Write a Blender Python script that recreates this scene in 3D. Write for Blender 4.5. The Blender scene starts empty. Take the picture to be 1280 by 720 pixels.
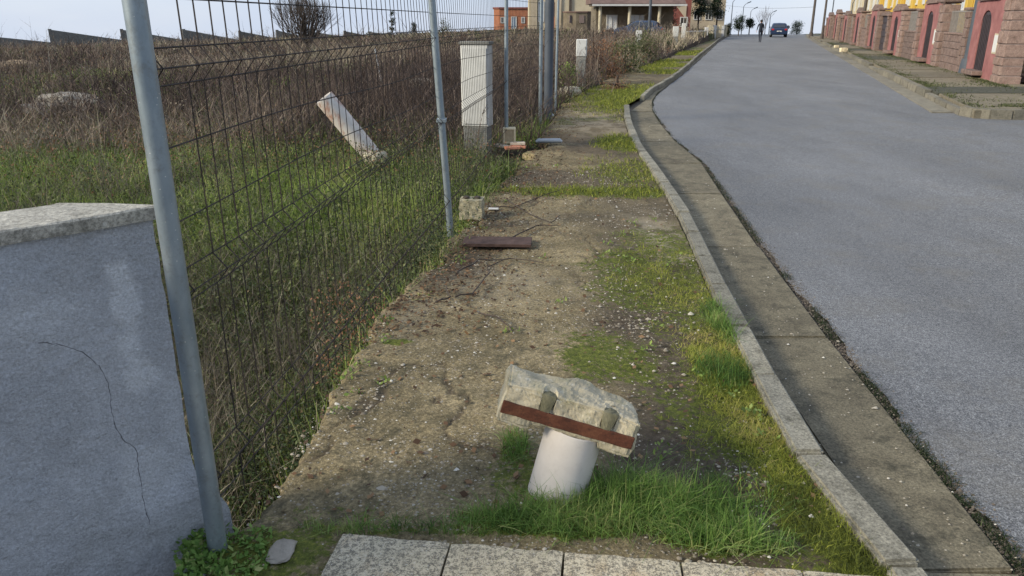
import bpy, bmesh, math, random
import numpy as np
from mathutils import Vector, Matrix
random.seed(7)
rng = np.random.default_rng(11)
R = math.radians
C = bpy.context.scene.collection

# ------------------------------------------------------------------ camera, sky, sun, exposure
FPX, EYE = 950.0, 1.6                       # focal length in photo pixels, eye height
PITCH = math.atan(334 / FPX)
cam = bpy.data.cameras.new('camera'); camo = bpy.data.objects.new('camera', cam); C.objects.link(camo)
cam.sensor_width = 36; cam.lens = 36 * FPX / 1280; cam.clip_start = 0.05; cam.clip_end = 5000
camo.location = (0, 0, EYE); camo.rotation_euler = (math.pi / 2 - PITCH, 0, 0)
bpy.context.scene.camera = camo

SUN_AZ = math.atan2(-0.86, -0.34)           # direction TO the sun, measured from +Y towards +X
SUN_EL = R(27)
world = bpy.data.worlds.new('World'); bpy.context.scene.world = world; world.use_nodes = True
wn = world.node_tree.nodes; wl = world.node_tree.links
sky = wn.new('ShaderNodeTexSky'); sky.sky_type = 'NISHITA'; sky.sun_disc = False
sky.sun_elevation = SUN_EL; sky.sun_rotation = SUN_AZ % (2 * math.pi)
sky.air_density = 1.2; sky.dust_density = 0.6; sky.ozone_density = 2.0; sky.altitude = 700
# thin high cloud, bright all round the sky
tc = wn.new('ShaderNodeTexCoord'); mp = wn.new('ShaderNodeMapping'); mp.inputs['Scale'].default_value = (1, 1, 3.5)
nz = wn.new('ShaderNodeTexNoise'); nz.inputs['Scale'].default_value = 2.2; nz.inputs['Detail'].default_value = 6
cr = wn.new('ShaderNodeValToRGB'); cr.color_ramp.elements[0].position = .38; cr.color_ramp.elements[1].position = .72
cr.color_ramp.elements[0].color = (2.8, 3.4, 4.55, 1); cr.color_ramp.elements[1].color = (3.9, 4.2, 4.75, 1)
mx = wn.new('ShaderNodeMix'); mx.data_type = 'RGBA'
wl.new(tc.outputs['Generated'], mp.inputs['Vector']); wl.new(mp.outputs[0], nz.inputs['Vector'])
wl.new(nz.outputs['Fac'], cr.inputs[0]); mx.inputs[0].default_value = .86
wl.new(sky.outputs[0], mx.inputs[6]); wl.new(cr.outputs[0], mx.inputs[7])
bg = wn['Background']; wl.new(mx.outputs[2], bg.inputs['Color']); bg.inputs['Strength'].default_value = 0.085
sd = bpy.data.lights.new('sun', 'SUN'); so = bpy.data.objects.new('sun', sd); C.objects.link(so)
sd.energy = 2.1; sd.angle = R(13); sd.color = (1, .90, .72)
sv = Vector((math.sin(SUN_AZ) * math.cos(SUN_EL), math.cos(SUN_AZ) * math.cos(SUN_EL), math.sin(SUN_EL)))
so.rotation_euler = sv.to_track_quat('Z', 'Y').to_euler()
vs = bpy.context.scene.view_settings
vs.view_transform = 'Standard'; vs.look = 'None'; vs.gamma = 1; vs.use_curve_mapping = False; vs.exposure = 1.24

# ------------------------------------------------------------------ helpers
def G(px, py, z=0.0):
    """ground point (x, y) at height z seen at photo pixel px,py (used only to measure the place)"""
    dx, dz = (px - 640) / FPX, (360 - py) / FPX
    c, s = math.cos(PITCH), math.sin(PITCH)
    d = (dx, c + dz * s, -s + dz * c)
    t = (z - EYE) / d[2]
    return (d[0] * t, d[1] * t)
def XD(px, D): return (px - 640) / 1007 * D          # sideways offset near the horizon at distance D
def ZD(py, D): return EYE - (py - 26) / 1059 * D     # height near the horizon at distance D

def setp(o, label=None, cat=None, group=None, kind=None):
    if label: o['label'] = label
    if cat: o['category'] = cat
    if group: o['group'] = group
    if kind: o['kind'] = kind
    return o
def empty(name, loc, rz=0, **k):
    o = bpy.data.objects.new(name, None); C.objects.link(o); o.location = loc; o.rotation_euler = (0, 0, rz)
    o.empty_display_size = .1
    return setp(o, **k)
def raw(name, V, F, m, parent=None, smooth=False, attrs=None, **k):
    me = bpy.data.meshes.new(name)
    me.from_pydata([tuple(v) for v in V], [], F); me.update()
    return link(name, me, m, parent, smooth, attrs, **k)
def link(name, me, m, parent=None, smooth=False, attrs=None, **k):
    o = bpy.data.objects.new(name, me); C.objects.link(o)
    if m: me.materials.append(m)
    if parent: o.parent = parent
    if smooth: me.polygons.foreach_set('use_smooth', [True] * len(me.polygons))
    for an, av in (attrs or {}).items():
        a = me.attributes.new(an, 'FLOAT', 'POINT'); a.data.foreach_set('value', np.asarray(av, dtype=np.float32))
    return setp(o, **k)
def npmesh(name, V, F, m, parent=None, smooth=False, attrs=None, **k):
    """V (n,3), F (m,3 or 4) numpy"""
    me = bpy.data.meshes.new(name); n = len(V); q = F.shape[1]
    me.vertices.add(n); me.vertices.foreach_set('co', np.asarray(V, dtype=np.float32).ravel())
    me.loops.add(F.size); me.loops.foreach_set('vertex_index', np.asarray(F, dtype=np.int32).ravel())
    me.polygons.add(len(F)); me.polygons.foreach_set('loop_start', np.arange(0, F.size, q, dtype=np.int32))
    me.polygons.foreach_set('loop_total', np.full(len(F), q, dtype=np.int32))
    me.update(calc_edges=True)
    return link(name, me, m, parent, smooth, attrs, **k)

class MB:
    def __init__(s): s.bm = bmesh.new()
    def add(s, V, F):
        vs_ = [s.bm.verts.new(v) for v in V]
        for f in F:
            try: s.bm.faces.new([vs_[i] for i in f])
            except ValueError: pass
        return vs_
    def box(s, c, d, rz=0, bev=0, M=None, taper=1.0):
        mt = Matrix.Translation(c) @ Matrix.Rotation(rz, 4, 'Z') @ Matrix.Diagonal((d[0], d[1], d[2], 1))
        if M is not None: mt = M @ mt
        g = bmesh.ops.create_cube(s.bm, size=1)
        if taper != 1.0:
            for v in g['verts']:
                if v.co.z > 0: v.co.x *= taper; v.co.y *= taper
        bmesh.ops.transform(s.bm, matrix=mt, verts=g['verts'])
        if bev:
            es = list({e for v in g['verts'] for e in v.link_edges})
            bmesh.ops.bevel(s.bm, geom=es, offset=bev, segments=1, affect='EDGES', clamp_overlap=True)
        return s
    def prism(s, poly, z0, z1):
        n = len(poly)
        V = [(p[0], p[1], z0) for p in poly] + [(p[0], p[1], z1) for p in poly]
        s.add(V, [list(range(n))[::-1], list(range(n, 2 * n))] + [[i, (i + 1) % n, n + (i + 1) % n, n + i] for i in range(n)])
        return s
    def ext(s, poly, y0, y1):
        """polygon in xz pushed along y"""
        n = len(poly)
        V = [(p[0], y0, p[1]) for p in poly] + [(p[0], y1, p[1]) for p in poly]
        s.add(V, [list(range(n)), list(range(n, 2 * n))[::-1]] + [[(i + 1) % n, i, n + i, n + (i + 1) % n] for i in range(n)])
        return s
    def tube(s, pts, r, seg=8, cap=True):
        pts = [Vector(p) for p in pts]; rr = r if isinstance(r, (list, tuple)) else [r] * len(pts)
        rings = []
        up = Vector((0.13, 0.21, 1)).normalized()
        for i, p in enumerate(pts):
            t = (pts[min(i + 1, len(pts) - 1)] - pts[max(i - 1, 0)]).normalized()
            a = t.cross(up)
            if a.length < .15: a = t.cross(Vector((1, 0, 0)))
            a.normalize(); b = t.cross(a)
            rings.append([s.bm.verts.new(p + (a * math.cos(2 * math.pi * k / seg) + b * math.sin(2 * math.pi * k / seg)) * rr[i]) for k in range(seg)])
        for i in range(len(rings) - 1):
            for k in range(seg):
                s.bm.faces.new([rings[i][k], rings[i][(k + 1) % seg], rings[i + 1][(k + 1) % seg], rings[i + 1][k]])
        if cap:
            s.bm.faces.new(rings[0][::-1]); s.bm.faces.new(rings[-1])
        return s
    def build(s, name, m, parent=None, smooth=False, **k):
        bmesh.ops.recalc_face_normals(s.bm, faces=s.bm.faces)
        me = bpy.data.meshes.new(name); s.bm.to_mesh(me); s.bm.free()
        o = link(name, me, m, parent, False, None, **k)
        if smooth:
            me.polygons.foreach_set('use_smooth', [True] * len(me.polygons))
            me.set_sharp_from_angle(angle=R(40))
        return o
def Box(name, c, d, m, parent=None, **k):
    kk = {a: k.pop(a) for a in ('rz', 'bev', 'taper') if a in k}
    return MB().box(c, d, **kk).build(name, m, parent, **k)
def copy_tree(o, parent=None):
    c = o.copy(); C.objects.link(c); c.parent = parent
    for ch in list(o.children): copy_tree(ch, c)
    return c

def hsh(ix, iy, seed):
    h = (ix.astype(np.int64) * 374761393 + iy.astype(np.int64) * 668265263 + seed * 1442695041) & 0xffffffff
    h = ((h ^ (h >> 13)) * 1274126177) & 0xffffffff
    return ((h ^ (h >> 16)) & 0xffff) / 65535.0
def vn(x, y, seed=0):
    x = np.asarray(x, float); y = np.asarray(y, float)
    ix, iy = np.floor(x), np.floor(y); fx, fy = x - ix, y - iy
    fx = fx * fx * (3 - 2 * fx); fy = fy * fy * (3 - 2 * fy)
    a, b = hsh(ix, iy, seed), hsh(ix + 1, iy, seed); c, d = hsh(ix, iy + 1, seed), hsh(ix + 1, iy + 1, seed)
    return (a * (1 - fx) + b * fx) * (1 - fy) + (c * (1 - fx) + d * fx) * fy
def fbm(x, y, seed=0, o=4):
    s, a, t = 0, .5, 0
    for k in range(o):
        s = s + a * vn(np.asarray(x) * 2 ** k, np.asarray(y) * 2 ** k, seed + k); t += a; a *= .5
    return s / t
def sst(a, b, x):
    t = np.clip((np.asarray(x, float) - a) / (b - a), 0, 1); return t * t * (3 - 2 * t)
def lin(c):   # sRGB 0-255 to linear
    return tuple(((v / 255) / 12.92 if v / 255 <= .04045 else ((v / 255 + .055) / 1.055) ** 2.4) for v in c)

# ------------------------------------------------------------------ materials
class NT:
    def __init__(s, name):
        s.m = bpy.data.materials.new(name); s.m.use_nodes = True; s.t = s.m.node_tree; s.n = s.t.nodes; s.l = s.t.links
        s.p = s.n['Principled BSDF']; s.tc = s.n.new('ShaderNodeTexCoord')
    def noise(s, scale, detail=4, rough=.6, coord='Object', stretch=None):
        o = s.n.new('ShaderNodeTexNoise'); o.inputs['Scale'].default_value = scale; o.inputs['Detail'].default_value = detail
        o.inputs['Roughness'].default_value = rough
        src = s.tc.outputs[coord]
        if stretch:
            mpn = s.n.new('ShaderNodeMapping'); mpn.inputs['Scale'].default_value = stretch; s.l.new(src, mpn.inputs[0]); src = mpn.outputs[0]
        s.l.new(src, o.inputs['Vector']); return o.outputs['Fac']
    def vor(s, scale, out='Distance', feature='F1'):
        o = s.n.new('ShaderNodeTexVoronoi'); o.feature = feature; o.inputs['Scale'].default_value = scale
        s.l.new(s.tc.outputs['Object'], o.inputs['Vector']); return o.outputs[out]
    def ramp(s, fac, stops):
        o = s.n.new('ShaderNodeValToRGB'); e = o.color_ramp.elements
        while len(e) < len(stops): e.new(.5)
        for i, (p, c) in enumerate(stops):
            e[i].position = p; e[i].color = (*c, 1) if len(c) == 3 else c
        s.l.new(fac, o.inputs[0]); return o.outputs[0]
    def val(s, fac, a, b, lo=0, hi=1):
        o = s.n.new('ShaderNodeMapRange'); o.inputs[1].default_value = a; o.inputs[2].default_value = b
        o.inputs[3].default_value = lo; o.inputs[4].default_value = hi; s.l.new(fac, o.inputs[0]); return o.outputs[0]
    def mix(s, fac, a, b, mode='MIX'):
        o = s.n.new('ShaderNodeMix'); o.data_type = 'RGBA'; o.blend_type = mode
        for i, v in ((0, fac), (6, a), (7, b)):
            if isinstance(v, (int, float)): o.inputs[i].default_value = v
            elif isinstance(v, tuple): o.inputs[i].default_value = (*v, 1)
            else: s.l.new(v, o.inputs[i])
        return o.outputs[2]
    def math(s, op, a, b=0.0):
        o = s.n.new('ShaderNodeMath'); o.operation = op
        for i, v in ((0, a), (1, b)):
            if isinstance(v, (int, float)): o.inputs[i].default_value = v
            else: s.l.new(v, o.inputs[i])
        return o.outputs[0]
    def attr(s, name):
        o = s.n.new('ShaderNodeAttribute'); o.attribute_name = name; return o.outputs['Fac']
    def bump(s, h, strength=.5, dist=.01):
        o = s.n.new('ShaderNodeBump'); o.inputs['Strength'].default_value = strength; o.inputs['Distance'].default_value = dist
        s.l.new(h, o.inputs['Height']); s.l.new(o.outputs[0], s.p.inputs['Normal']); return o
    def out(s, col, rough=.85, metal=0, spec=.3):
        if isinstance(col, tuple): s.p.inputs['Base Color'].default_value = (*col, 1)
        else: s.l.new(col, s.p.inputs['Base Color'])
        if isinstance(rough, (int, float)): s.p.inputs['Roughness'].default_value = rough
        else: s.l.new(rough, s.p.inputs['Roughness'])
        s.p.inputs['Metallic'].default_value = metal; s.p.inputs['Specular IOR Level'].default_value = spec
        return s.m
def simple(name, a, b, scale=8, rough=.8, bs=.3, bd=.004, metal=0, spec=.3, bscale=None):
    t = NT(name); n1 = t.noise(scale, 5, .65); col = t.ramp(n1, [(.3, a), (.7, b)])
    t.bump(t.noise(bscale or scale * 8, 4), bs, bd); return t.out(col, rough, metal, spec)
def leafy(name, stops, trans=.25, rough=.6):
    t = NT(name); col = t.ramp(t.attr('tint'), stops); t.out(col, rough, 0, .25)
    tr = t.n.new('ShaderNodeBsdfTranslucent'); t.l.new(col, tr.inputs[0])
    ms = t.n.new('ShaderNodeMixShader'); ms.inputs[0].default_value = trans
    t.l.new(t.p.outputs[0], ms.inputs[1]); t.l.new(tr.outputs[0], ms.inputs[2])
    t.l.new(ms.outputs[0], t.n['Material Output'].inputs[0]); return t.m

M = {}
def mk_asphalt():
    t = NT('asphalt')
    big = t.ramp(t.noise(.5, 6, .7, stretch=(1, .35, 1)), [(.3, (.172, .176, .182)), (.7, (.275, .280, .288))])
    sp = t.ramp(t.noise(120, 3, .95), [(.38, (.15, .15, .15)), (.5, (.64, .64, .64)), (.62, (1.55, 1.55, 1.55))])
    c = t.mix(.85, big, sp, 'MULTIPLY')
    st = t.vor(70); w = t.val(st, .10, .17, 1, 0)
    c = t.mix(t.math('MULTIPLY', w, .55), c, (.42, .41, .39))
    fine = t.ramp(t.noise(45, 4, .8), [(.38, (.55, .55, .57)), (.62, (1.25, 1.25, 1.22))]); c = t.mix(.8, c, fine, 'MULTIPLY')
    dirt = t.val(t.noise(1.7, 6, .7), .50, .72, 0, .45); c = t.mix(dirt, c, (.17, .155, .125)); c = t.mix(t.val(t.noise(.9, 7, .75, stretch=(1.4, .5, 1)), .56, .70, 0, .35), c, (.075, .075, .078)); c = t.mix(t.val(t.noise(6, 6, .8), .60, .74, 0, .4), c, (.30, .295, .28))
    t.bump(t.noise(120, 3, .8), .7, .006); return t.out(c, .82, 0, .35)
M['asphalt'] = mk_asphalt()
def mk_pave():
    t = NT('old_concrete_and_moss')
    n = t.noise(2.2, 6, .65)
    conc = t.ramp(n, [(.25, (.135, .112, .064)), (.5, (.250, .204, .120)), (.75, (.39, .32, .195))])
    fine = t.ramp(t.noise(60, 4, .8), [(.34, (.35, .33, .30)), (.52, (.90, .90, .88)), (.68, (1.7, 1.65, 1.55))])
    conc = t.mix(.9, conc, fine, 'MULTIPLY')
    peb = t.val(t.vor(48), .16, .24, 1, 0)
    pm = t.math('MULTIPLY', peb, t.math('MULTIPLY', t.val(t.noise(5, 4), .42, .62, 0, 1), t.attr('aggr')))
    conc = t.mix(pm, conc, t.ramp(t.vor(48, 'Color'), [(.2, (.52, .49, .42)), (.8, (.30, .25, .18))]))
    lich = t.val(t.noise(6, 7, .8), .47, .62, 0, .85); conc = t.mix(t.math('MULTIPLY', lich, t.attr('dark')), conc, (.066, .060, .036))
    soil = t.ramp(t.noise(22, 5, .8), [(.3, (.040, .031, .021)), (.55, (.105, .083, .058)), (.75, (.22, .18, .13))])
    c = t.mix(t.attr('soil'), conc, soil)
    c = t.mix(t.attr('pale'), c, t.ramp(t.noise(14, 5, .7), [(.3, (.27, .23, .16)), (.7, (.44, .38, .28))]))
    msk = t.math('ADD', t.attr('moss'), t.val(t.noise(26, 5, .8), .3, .7, -.5, .5))
    c = t.mix(t.val(msk, .40, .62, 0, 1), c, t.ramp(t.noise(35, 4, .8), [(.3, (.035, .045, .012)), (.55, (.115, .135, .026)), (.75, (.27, .27, .055))]))
    hh = t.math('ADD', t.noise(55, 6, .8), t.math('MULTIPLY', pm, .5))
    t.bump(hh, .9, .012); return t.out(c, .93, 0, .2)
M['pave'] = mk_pave()
def mk_ground():
    t = NT('field_soil')
    a = t.ramp(t.noise(.45, 6, .7), [(.3, (.050, .038, .028)), (.5, (.080, .062, .048)), (.7, (.115, .092, .066))])
    g = t.ramp(t.noise(3, 6, .8), [(.3, (.020, .026, .010)), (.7, (.060, .085, .020))])
    c = t.mix(t.attr('green'), a, g)
    c = t.mix(.8, c, t.ramp(t.noise(30, 5, .8), [(.3, (.4, .4, .4)), (.7, (1.2, 1.2, 1.2))]), 'MULTIPLY')
    t.bump(t.noise(9, 6, .8), 1, .08); return t.out(c, .95, 0, .1)
M['ground'] = mk_ground()
def mk_kerb(name, a, b, moss):
    t = NT(name)
    c = t.ramp(t.noise(5, 6, .7), [(.3, a), (.7, b)])
    c = t.mix(.85, c, t.ramp(t.noise(90, 4, .8), [(.34, (.35, .35, .34)), (.52, (.95, .95, .95)), (.68, (1.5, 1.5, 1.45))]), 'MULTIPLY')
    c = t.mix(t.val(t.noise(9, 6, .75), .52, .70, 0, moss), c, (.052, .050, .036))
    oi = t.n.new('ShaderNodeObjectInfo'); c = t.mix(1.0, c, t.ramp(oi.outputs['Random'], [(0, (.74, .74, .72)), (.5, (.95, .94, .92)), (1, (1.12, 1.10, 1.05))]), 'MULTIPLY')
    w = t.val(t.vor(11), .05, .09, 1, 0); w = t.math('MULTIPLY', w, t.val(t.noise(3.3, 3), .5, .6, 0, .8)); c = t.mix(w, c, (.50, .49, .45))
    t.bump(t.noise(60, 5, .8), .7, .006); return t.out(c, .9, 0, .25)
M['kerb'] = mk_kerb('kerb_concrete', (.20, .19, .155), (.34, .325, .27), .8)
M['gutter'] = mk_kerb('gutter_concrete', (.135, .118, .084), (.265, .235, .165), .92)
M['kerb_far'] = mk_kerb('right_kerb_concrete', (.16, .15, .125), (.27, .25, .20), .5)
M['pave_far'] = mk_kerb('right_pavement_concrete', (.165, .145, .105), (.27, .235, .17), .6)
M['ramp'] = mk_kerb('dark_slab_concrete', (.07, .072, .055), (.115, .115, .09), .8)  # darker grey-green concrete for some slabs of the right pavement
def mk_slab():
    t = NT('grey_paving')
    c = t.ramp(t.noise(3, 6, .7), [(.3, (.50, .44, .31)), (.7, (.68, .61, .46))])
    c = t.mix(t.val(t.noise(4.5, 6, .7, stretch=(1, .5, 1)), .52, .66, 0, .7), c, (.42, .28, .13))
    c = t.mix(t.val(t.noise(70, 4, .95), .47, .55, 0, .85), c, (.12, .11, .09))
    c = t.mix(t.val(t.vor(75), .22, .10, 0, .7), c, (.66, .63, .56))
    t.bump(t.noise(110, 5, .85), 1, .006); return t.out(c, .9, 0, .25)
M['slab'] = mk_slab()
def mk_render():
    t = NT('blue_grey_render')
    c = t.ramp(t.noise(1.6, 6, .6), [(.3, (.50, .525, .565)), (.5, (.56, .585, .625)), (.75, (.62, .645, .685))])
    c = t.mix(t.val(t.noise(3.1, 5, .6, stretch=(1, 1, .6)), .56, .60, 0, .35), c, (.47, .51, .57))
    c = t.mix(t.val(t.noise(5.5, 6, .75), .52, .75, 0, .35), c, (.30, .32, .35)); c = t.mix(t.val(t.noise(9, 6, .8, stretch=(1, 1, .3)), .58, .72, 0, .25), c, (.20, .205, .21))
    c = t.mix(t.val(t.attr('patch'), 0, 1, 0, .9), c, (.74, .77, .81)); c = t.mix(t.val(t.attr('patch'), 0, -1, 0, .6), c, (.38, .40, .43))
    c = t.mix(t.math('MULTIPLY', t.attr('base'), t.val(t.noise(14, 6, .8), .35, .65, .05, .4)), c, (.20, .20, .17))
    c = t.mix(.8, c, t.ramp(t.noise(120, 4, .85), [(.35, (.6, .6, .6)), (.65, (1.15, 1.15, 1.15))]), 'MULTIPLY')
    h = t.math('ADD', t.noise(130, 4, .8), t.math('MULTIPLY', t.noise(12, 4), 3)); t.bump(h, 1, .010); return t.out(c, .85, 0, .25)
M['render'] = mk_render()
M['crack'] = simple('crack_shadow', (.04, .04, .045), (.07, .07, .075))
M['coping'] = mk_kerb('coping_stone', (.28, .27, .245), (.46, .45, .41), .65)
def mk_galv():
    t = NT('galvanised_steel')
    c = t.ramp(t.noise(9, 5, .7, stretch=(1, 1, .5)), [(.3, (.20, .245, .275)), (.7, (.32, .37, .395))])
    c = t.mix(t.val(t.vor(45), .05, .09, .7, 0), c, (.75, .75, .72)); c = t.mix(t.val(t.noise(22, 6, .8), .52, .72, 0, .6), c, (.15, .145, .13)); c = t.mix(t.val(t.noise(8, 6, .8, stretch=(1, 1, .3)), .62, .72, 0, .5), c, (.24, .15, .09))
    t.bump(t.noise(50, 4), .15, .002); return t.out(c, .42, .55, .5)
M['galv'] = mk_galv()
M['wire'] = simple('rusty_dark_wire', (.024, .020, .018), (.06, .048, .042), 12, .75, .3, .001, .2)
M['rust_old'] = simple('rust', (.060, .024, .016), (.135, .055, .036), 18, .85, .5, .003, .1)
M['rust_dark'] = simple('dark_rust_plate', (.045, .026, .022), (.105, .066, .054), 14, .8, .5, .003, .1)
M['conc'] = mk_kerb('rough_concrete', (.42, .385, .29), (.62, .58, .46), .4)
def mk_chunk():
    t = NT('broken_kerb_concrete')
    c = t.ramp(t.noise(9, 6, .7), [(.3, (.32, .28, .19)), (.7, (.52, .465, .34))])
    c = t.mix(t.val(t.noise(14, 6, .8), .50, .66, 0, .6), c, (.22, .22, .13)); c = t.mix(t.val(t.vor(85), .22, .14, 0, .6), c, (.30, .26, .20))
    c = t.mix(t.val(t.noise(26, 4, .8), .58, .68, 0, .5), c, (.66, .63, .54))
    t.bump(t.noise(70, 5, .8), .8, .004); return t.out(c, .92, 0, .2)
M['chunk'] = mk_chunk()
def mk_rust():
    t = NT('flaking_rust')
    c = t.ramp(t.noise(14, 6, .8, stretch=(.5, 1, 1)), [(.3, (.040, .020, .014)), (.5, (.105, .040, .024)), (.72, (.19, .085, .045))])
    c = t.mix(t.val(t.noise(45, 5, .85), .56, .66, 0, .7), c, (.035, .022, .018))
    t.bump(t.noise(50, 6, .85), 1, .004); return t.out(c, .9, 0, .2)
M['rust'] = mk_rust()
M['notch'] = simple('damp_green_concrete', (.10, .095, .055), (.19, .175, .115), 20, .95, .6, .004)
M['mossy_block'] = mk_kerb('mossy_block_concrete', (.26, .24, .16), (.48, .44, .32), .7)
def mk_pipe(name, st, s2):
    t = NT(name); c = t.ramp(t.noise(3, 5, .7), [(.3, (.52, .475, .43)), (.7, (.66, .62, .57))])
    c = t.mix(t.val(t.noise(4.2, 6, .7, stretch=(1, 1, .45)), s2, s2 + .1, 0, st), c, (.36, .17, .11)); c = t.mix(t.val(t.noise(30, 5, .8), .55, .75, 0, .3), c, (.35, .31, .25))
    t.bump(t.noise(45, 4), .2, .002); return t.out(c, .6, 0, .35)
M['pipe'] = mk_pipe('white_pipe', .15, .68)
M['pipe_worn'] = mk_pipe('worn_white_pipe', .8, .50)
M['dirt'] = simple('dark_soil_inside', (.03, .024, .016), (.07, .055, .04), 30)
M['cab'] = simple('white_cabinet_paint', (.46, .46, .44), (.60, .60, .57), 5, .6, .15, .002)
M['cabgrey'] = mk_kerb('cabinet_concrete', (.20, .205, .20), (.33, .33, .31), .5)
M['brick'] = simple('red_brick', (.34, .13, .075), (.50, .24, .16), 12, .9, .5, .004)
M['brickpale'] = simple('mortar_crusted_brick', (.48, .40, .31), (.62, .54, .42), 12, .9, .5, .004)
M['cream'] = simple('cream_block', (.58, .49, .31), (.72, .63, .44), 16, .9, .4, .004)
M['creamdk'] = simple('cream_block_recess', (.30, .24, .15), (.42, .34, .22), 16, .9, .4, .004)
M['rock'] = simple('field_rock', (.20, .18, .15), (.36, .33, .28), 3, .95, .8, .05, bscale=9)
M['sand'] = simple('bare_sand', (.30, .22, .14), (.42, .33, .22), 3, .95, .6, .03)
M['stone'] = mk_kerb('stone_cladding', (.15, .10, .09), (.29, .215, .19), .7)
M['stonepale'] = mk_kerb('pale_stone_cladding', (.19, .125, .11), (.33, .245, .215), .65)
M['joint'] = simple('wall_mortar', (.16, .12, .11), (.24, .19, .17), 5)
M['pink'] = simple('pink_render', (.20, .078, .076), (.33, .15, .14), 3, .85, .4, .01)
M['pinkpale'] = simple('faded_pink_render', (.33, .20, .17), (.44, .29, .25), 2, .85, .4, .01)
M['gate'] = simple('dark_gate_paint', (.030, .025, .030), (.060, .048, .052), 4, .5, .2, .004)
M['railing'] = simple('grey_railing_paint', (.16, .15, .14), (.26, .24, .22), 6, .6)
M['post_dark'] = simple('dark_lamp_post_paint', (.055, .068, .085), (.085, .098, .118), 2, .5)
M['wood_pole'] = simple('weathered_wooden_pole', (.07, .06, .055), (.12, .105, .095), 3, .9)
M['white'] = simple('white_paint', (.50, .50, .49), (.62, .62, .60), 3, .5)
M['ochre'] = simple('ochre_render', (.46, .31, .06), (.57, .40, .09), 1, .85)
M['creamwall'] = simple('cream_render', (.42, .37, .26), (.54, .48, .35), 1, .85)
M['beige'] = simple('beige_render', (.42, .35, .25), (.54, .46, .34), 1, .85)
M['orange'] = simple('orange_brick', (.33, .125, .065), (.43, .185, .10), 2, .85)
M['redwall'] = simple('dark_red_render', (.19, .060, .050), (.27, .10, .08), 2, .85)
M['brownstone'] = simple('brown_stone_wall', (.105, .085, .06), (.20, .17, .125), 1.5, .9)
M['tile'] = simple('dark_roof_tile', (.11, .07, .06), (.19, .13, .11), 2, .85)
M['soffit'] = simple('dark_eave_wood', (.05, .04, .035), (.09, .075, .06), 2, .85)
M['farwall'] = mk_kerb('grey_concrete_panel', (.14, .14, .135), (.24, .235, .22), .5)
M['glass'] = NT('window_glass').out((.30, .38, .46), .12, 0, .8)
M['glassdark'] = NT('dark_glass').out((.03, .035, .045), .1, 0, .8)
M['curtain'] = simple('white_curtain', (.55, .60, .65), (.7, .73, .75), 4)
M['carblue'] = NT('dark_blue_car_paint').out((.018, .035, .08), .3, .3, .5)
M['carblue2'] = NT('mid_blue_car_paint').out((.030, .055, .11), .35, .3, .5)
M['tyre'] = simple('tyre_rubber', (.015, .015, .016), (.03, .03, .03))
M['redlight'] = NT('tail_light_plastic').out((.4, .02, .02), .3)
M['dkcloth'] = simple('dark_cloth', (.014, .018, .028), (.03, .035, .05), 20)
M['ltcloth'] = simple('pale_cloth', (.5, .52, .55), (.62, .64, .66), 20)
M['skin'] = NT('skin').out((.42, .24, .17), .55)
M['hair'] = NT('dark_hair').out((.02, .015, .012), .6)
M['bark'] = simple('bark', (.045, .035, .03), (.10, .08, .065), 6, .95)
M['hose'] = simple('black_hose', (.03, .03, .03), (.06, .06, .055))
M['grey_tube'] = simple('grey_metal_foot', (.32, .35, .37), (.46, .48, .49), 10, .5, .2, .002, .3)
GREENS = [(0, (.045, .090, .020)), (.35, (.110, .205, .042)), (.7, (.19, .31, .070)), (1, (.34, .36, .14))]
M['grass'] = leafy('fresh_grass', GREENS, .35)
M['lawnmoss'] = leafy('mossy_turf', [(0, (.065, .080, .016)), (.35, (.185, .220, .034)), (.7, (.36, .38, .060)), (1, (.44, .37, .13))], .3)
M['fieldgrass'] = leafy('field_grass', [(0, (.060, .078, .024)), (.35, (.150, .215, .050)), (.7, (.29, .38, .090)), (1, (.50, .46, .22))], .3)
M['dry'] = leafy('dry_stems', [(0, (.055, .045, .036)), (.4, (.14, .118, .092)), (.75, (.25, .215, .165)), (1, (.42, .37, .28))], .1, .8)
M['brush'] = leafy('brown_brush', [(0, (.060, .044, .038)), (.3, (.145, .108, .088)), (.65, (.25, .20, .150)), (1, (.42, .37, .26))], .1, .85)
M['olive'] = leafy('olive_scrub_leaves', [(0, (.038, .046, .018)), (.5, (.095, .115, .042)), (1, (.19, .20, .085))], .25)
M['bramble'] = leafy('bramble_leaves', [(0, (.016, .026, .010)), (.4, (.040, .064, .020)), (.75, (.085, .115, .035)), (1, (.19, .13, .07))], .2)
M['russet'] = leafy('russet_leaves', [(0, (.12, .055, .028)), (.5, (.24, .115, .058)), (1, (.36, .22, .12))], .2)
M['evergreen'] = leafy('evergreen_leaves', [(0, (.008, .016, .008)), (.5, (.020, .036, .016)), (1, (.045, .07, .03))], .1)
M['gravelmat'] = leafy('gravel_stones', [(0, (.11, .09, .07)), (.5, (.26, .225, .17)), (.85, (.42, .38, .31)), (1, (.60, .57, .50))], 0, .9)
M['litter'] = leafy('leaf_litter', [(0, (.04, .025, .018)), (.6, (.12, .07, .04)), (1, (.24, .15, .08))], .1, .9)

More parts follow.
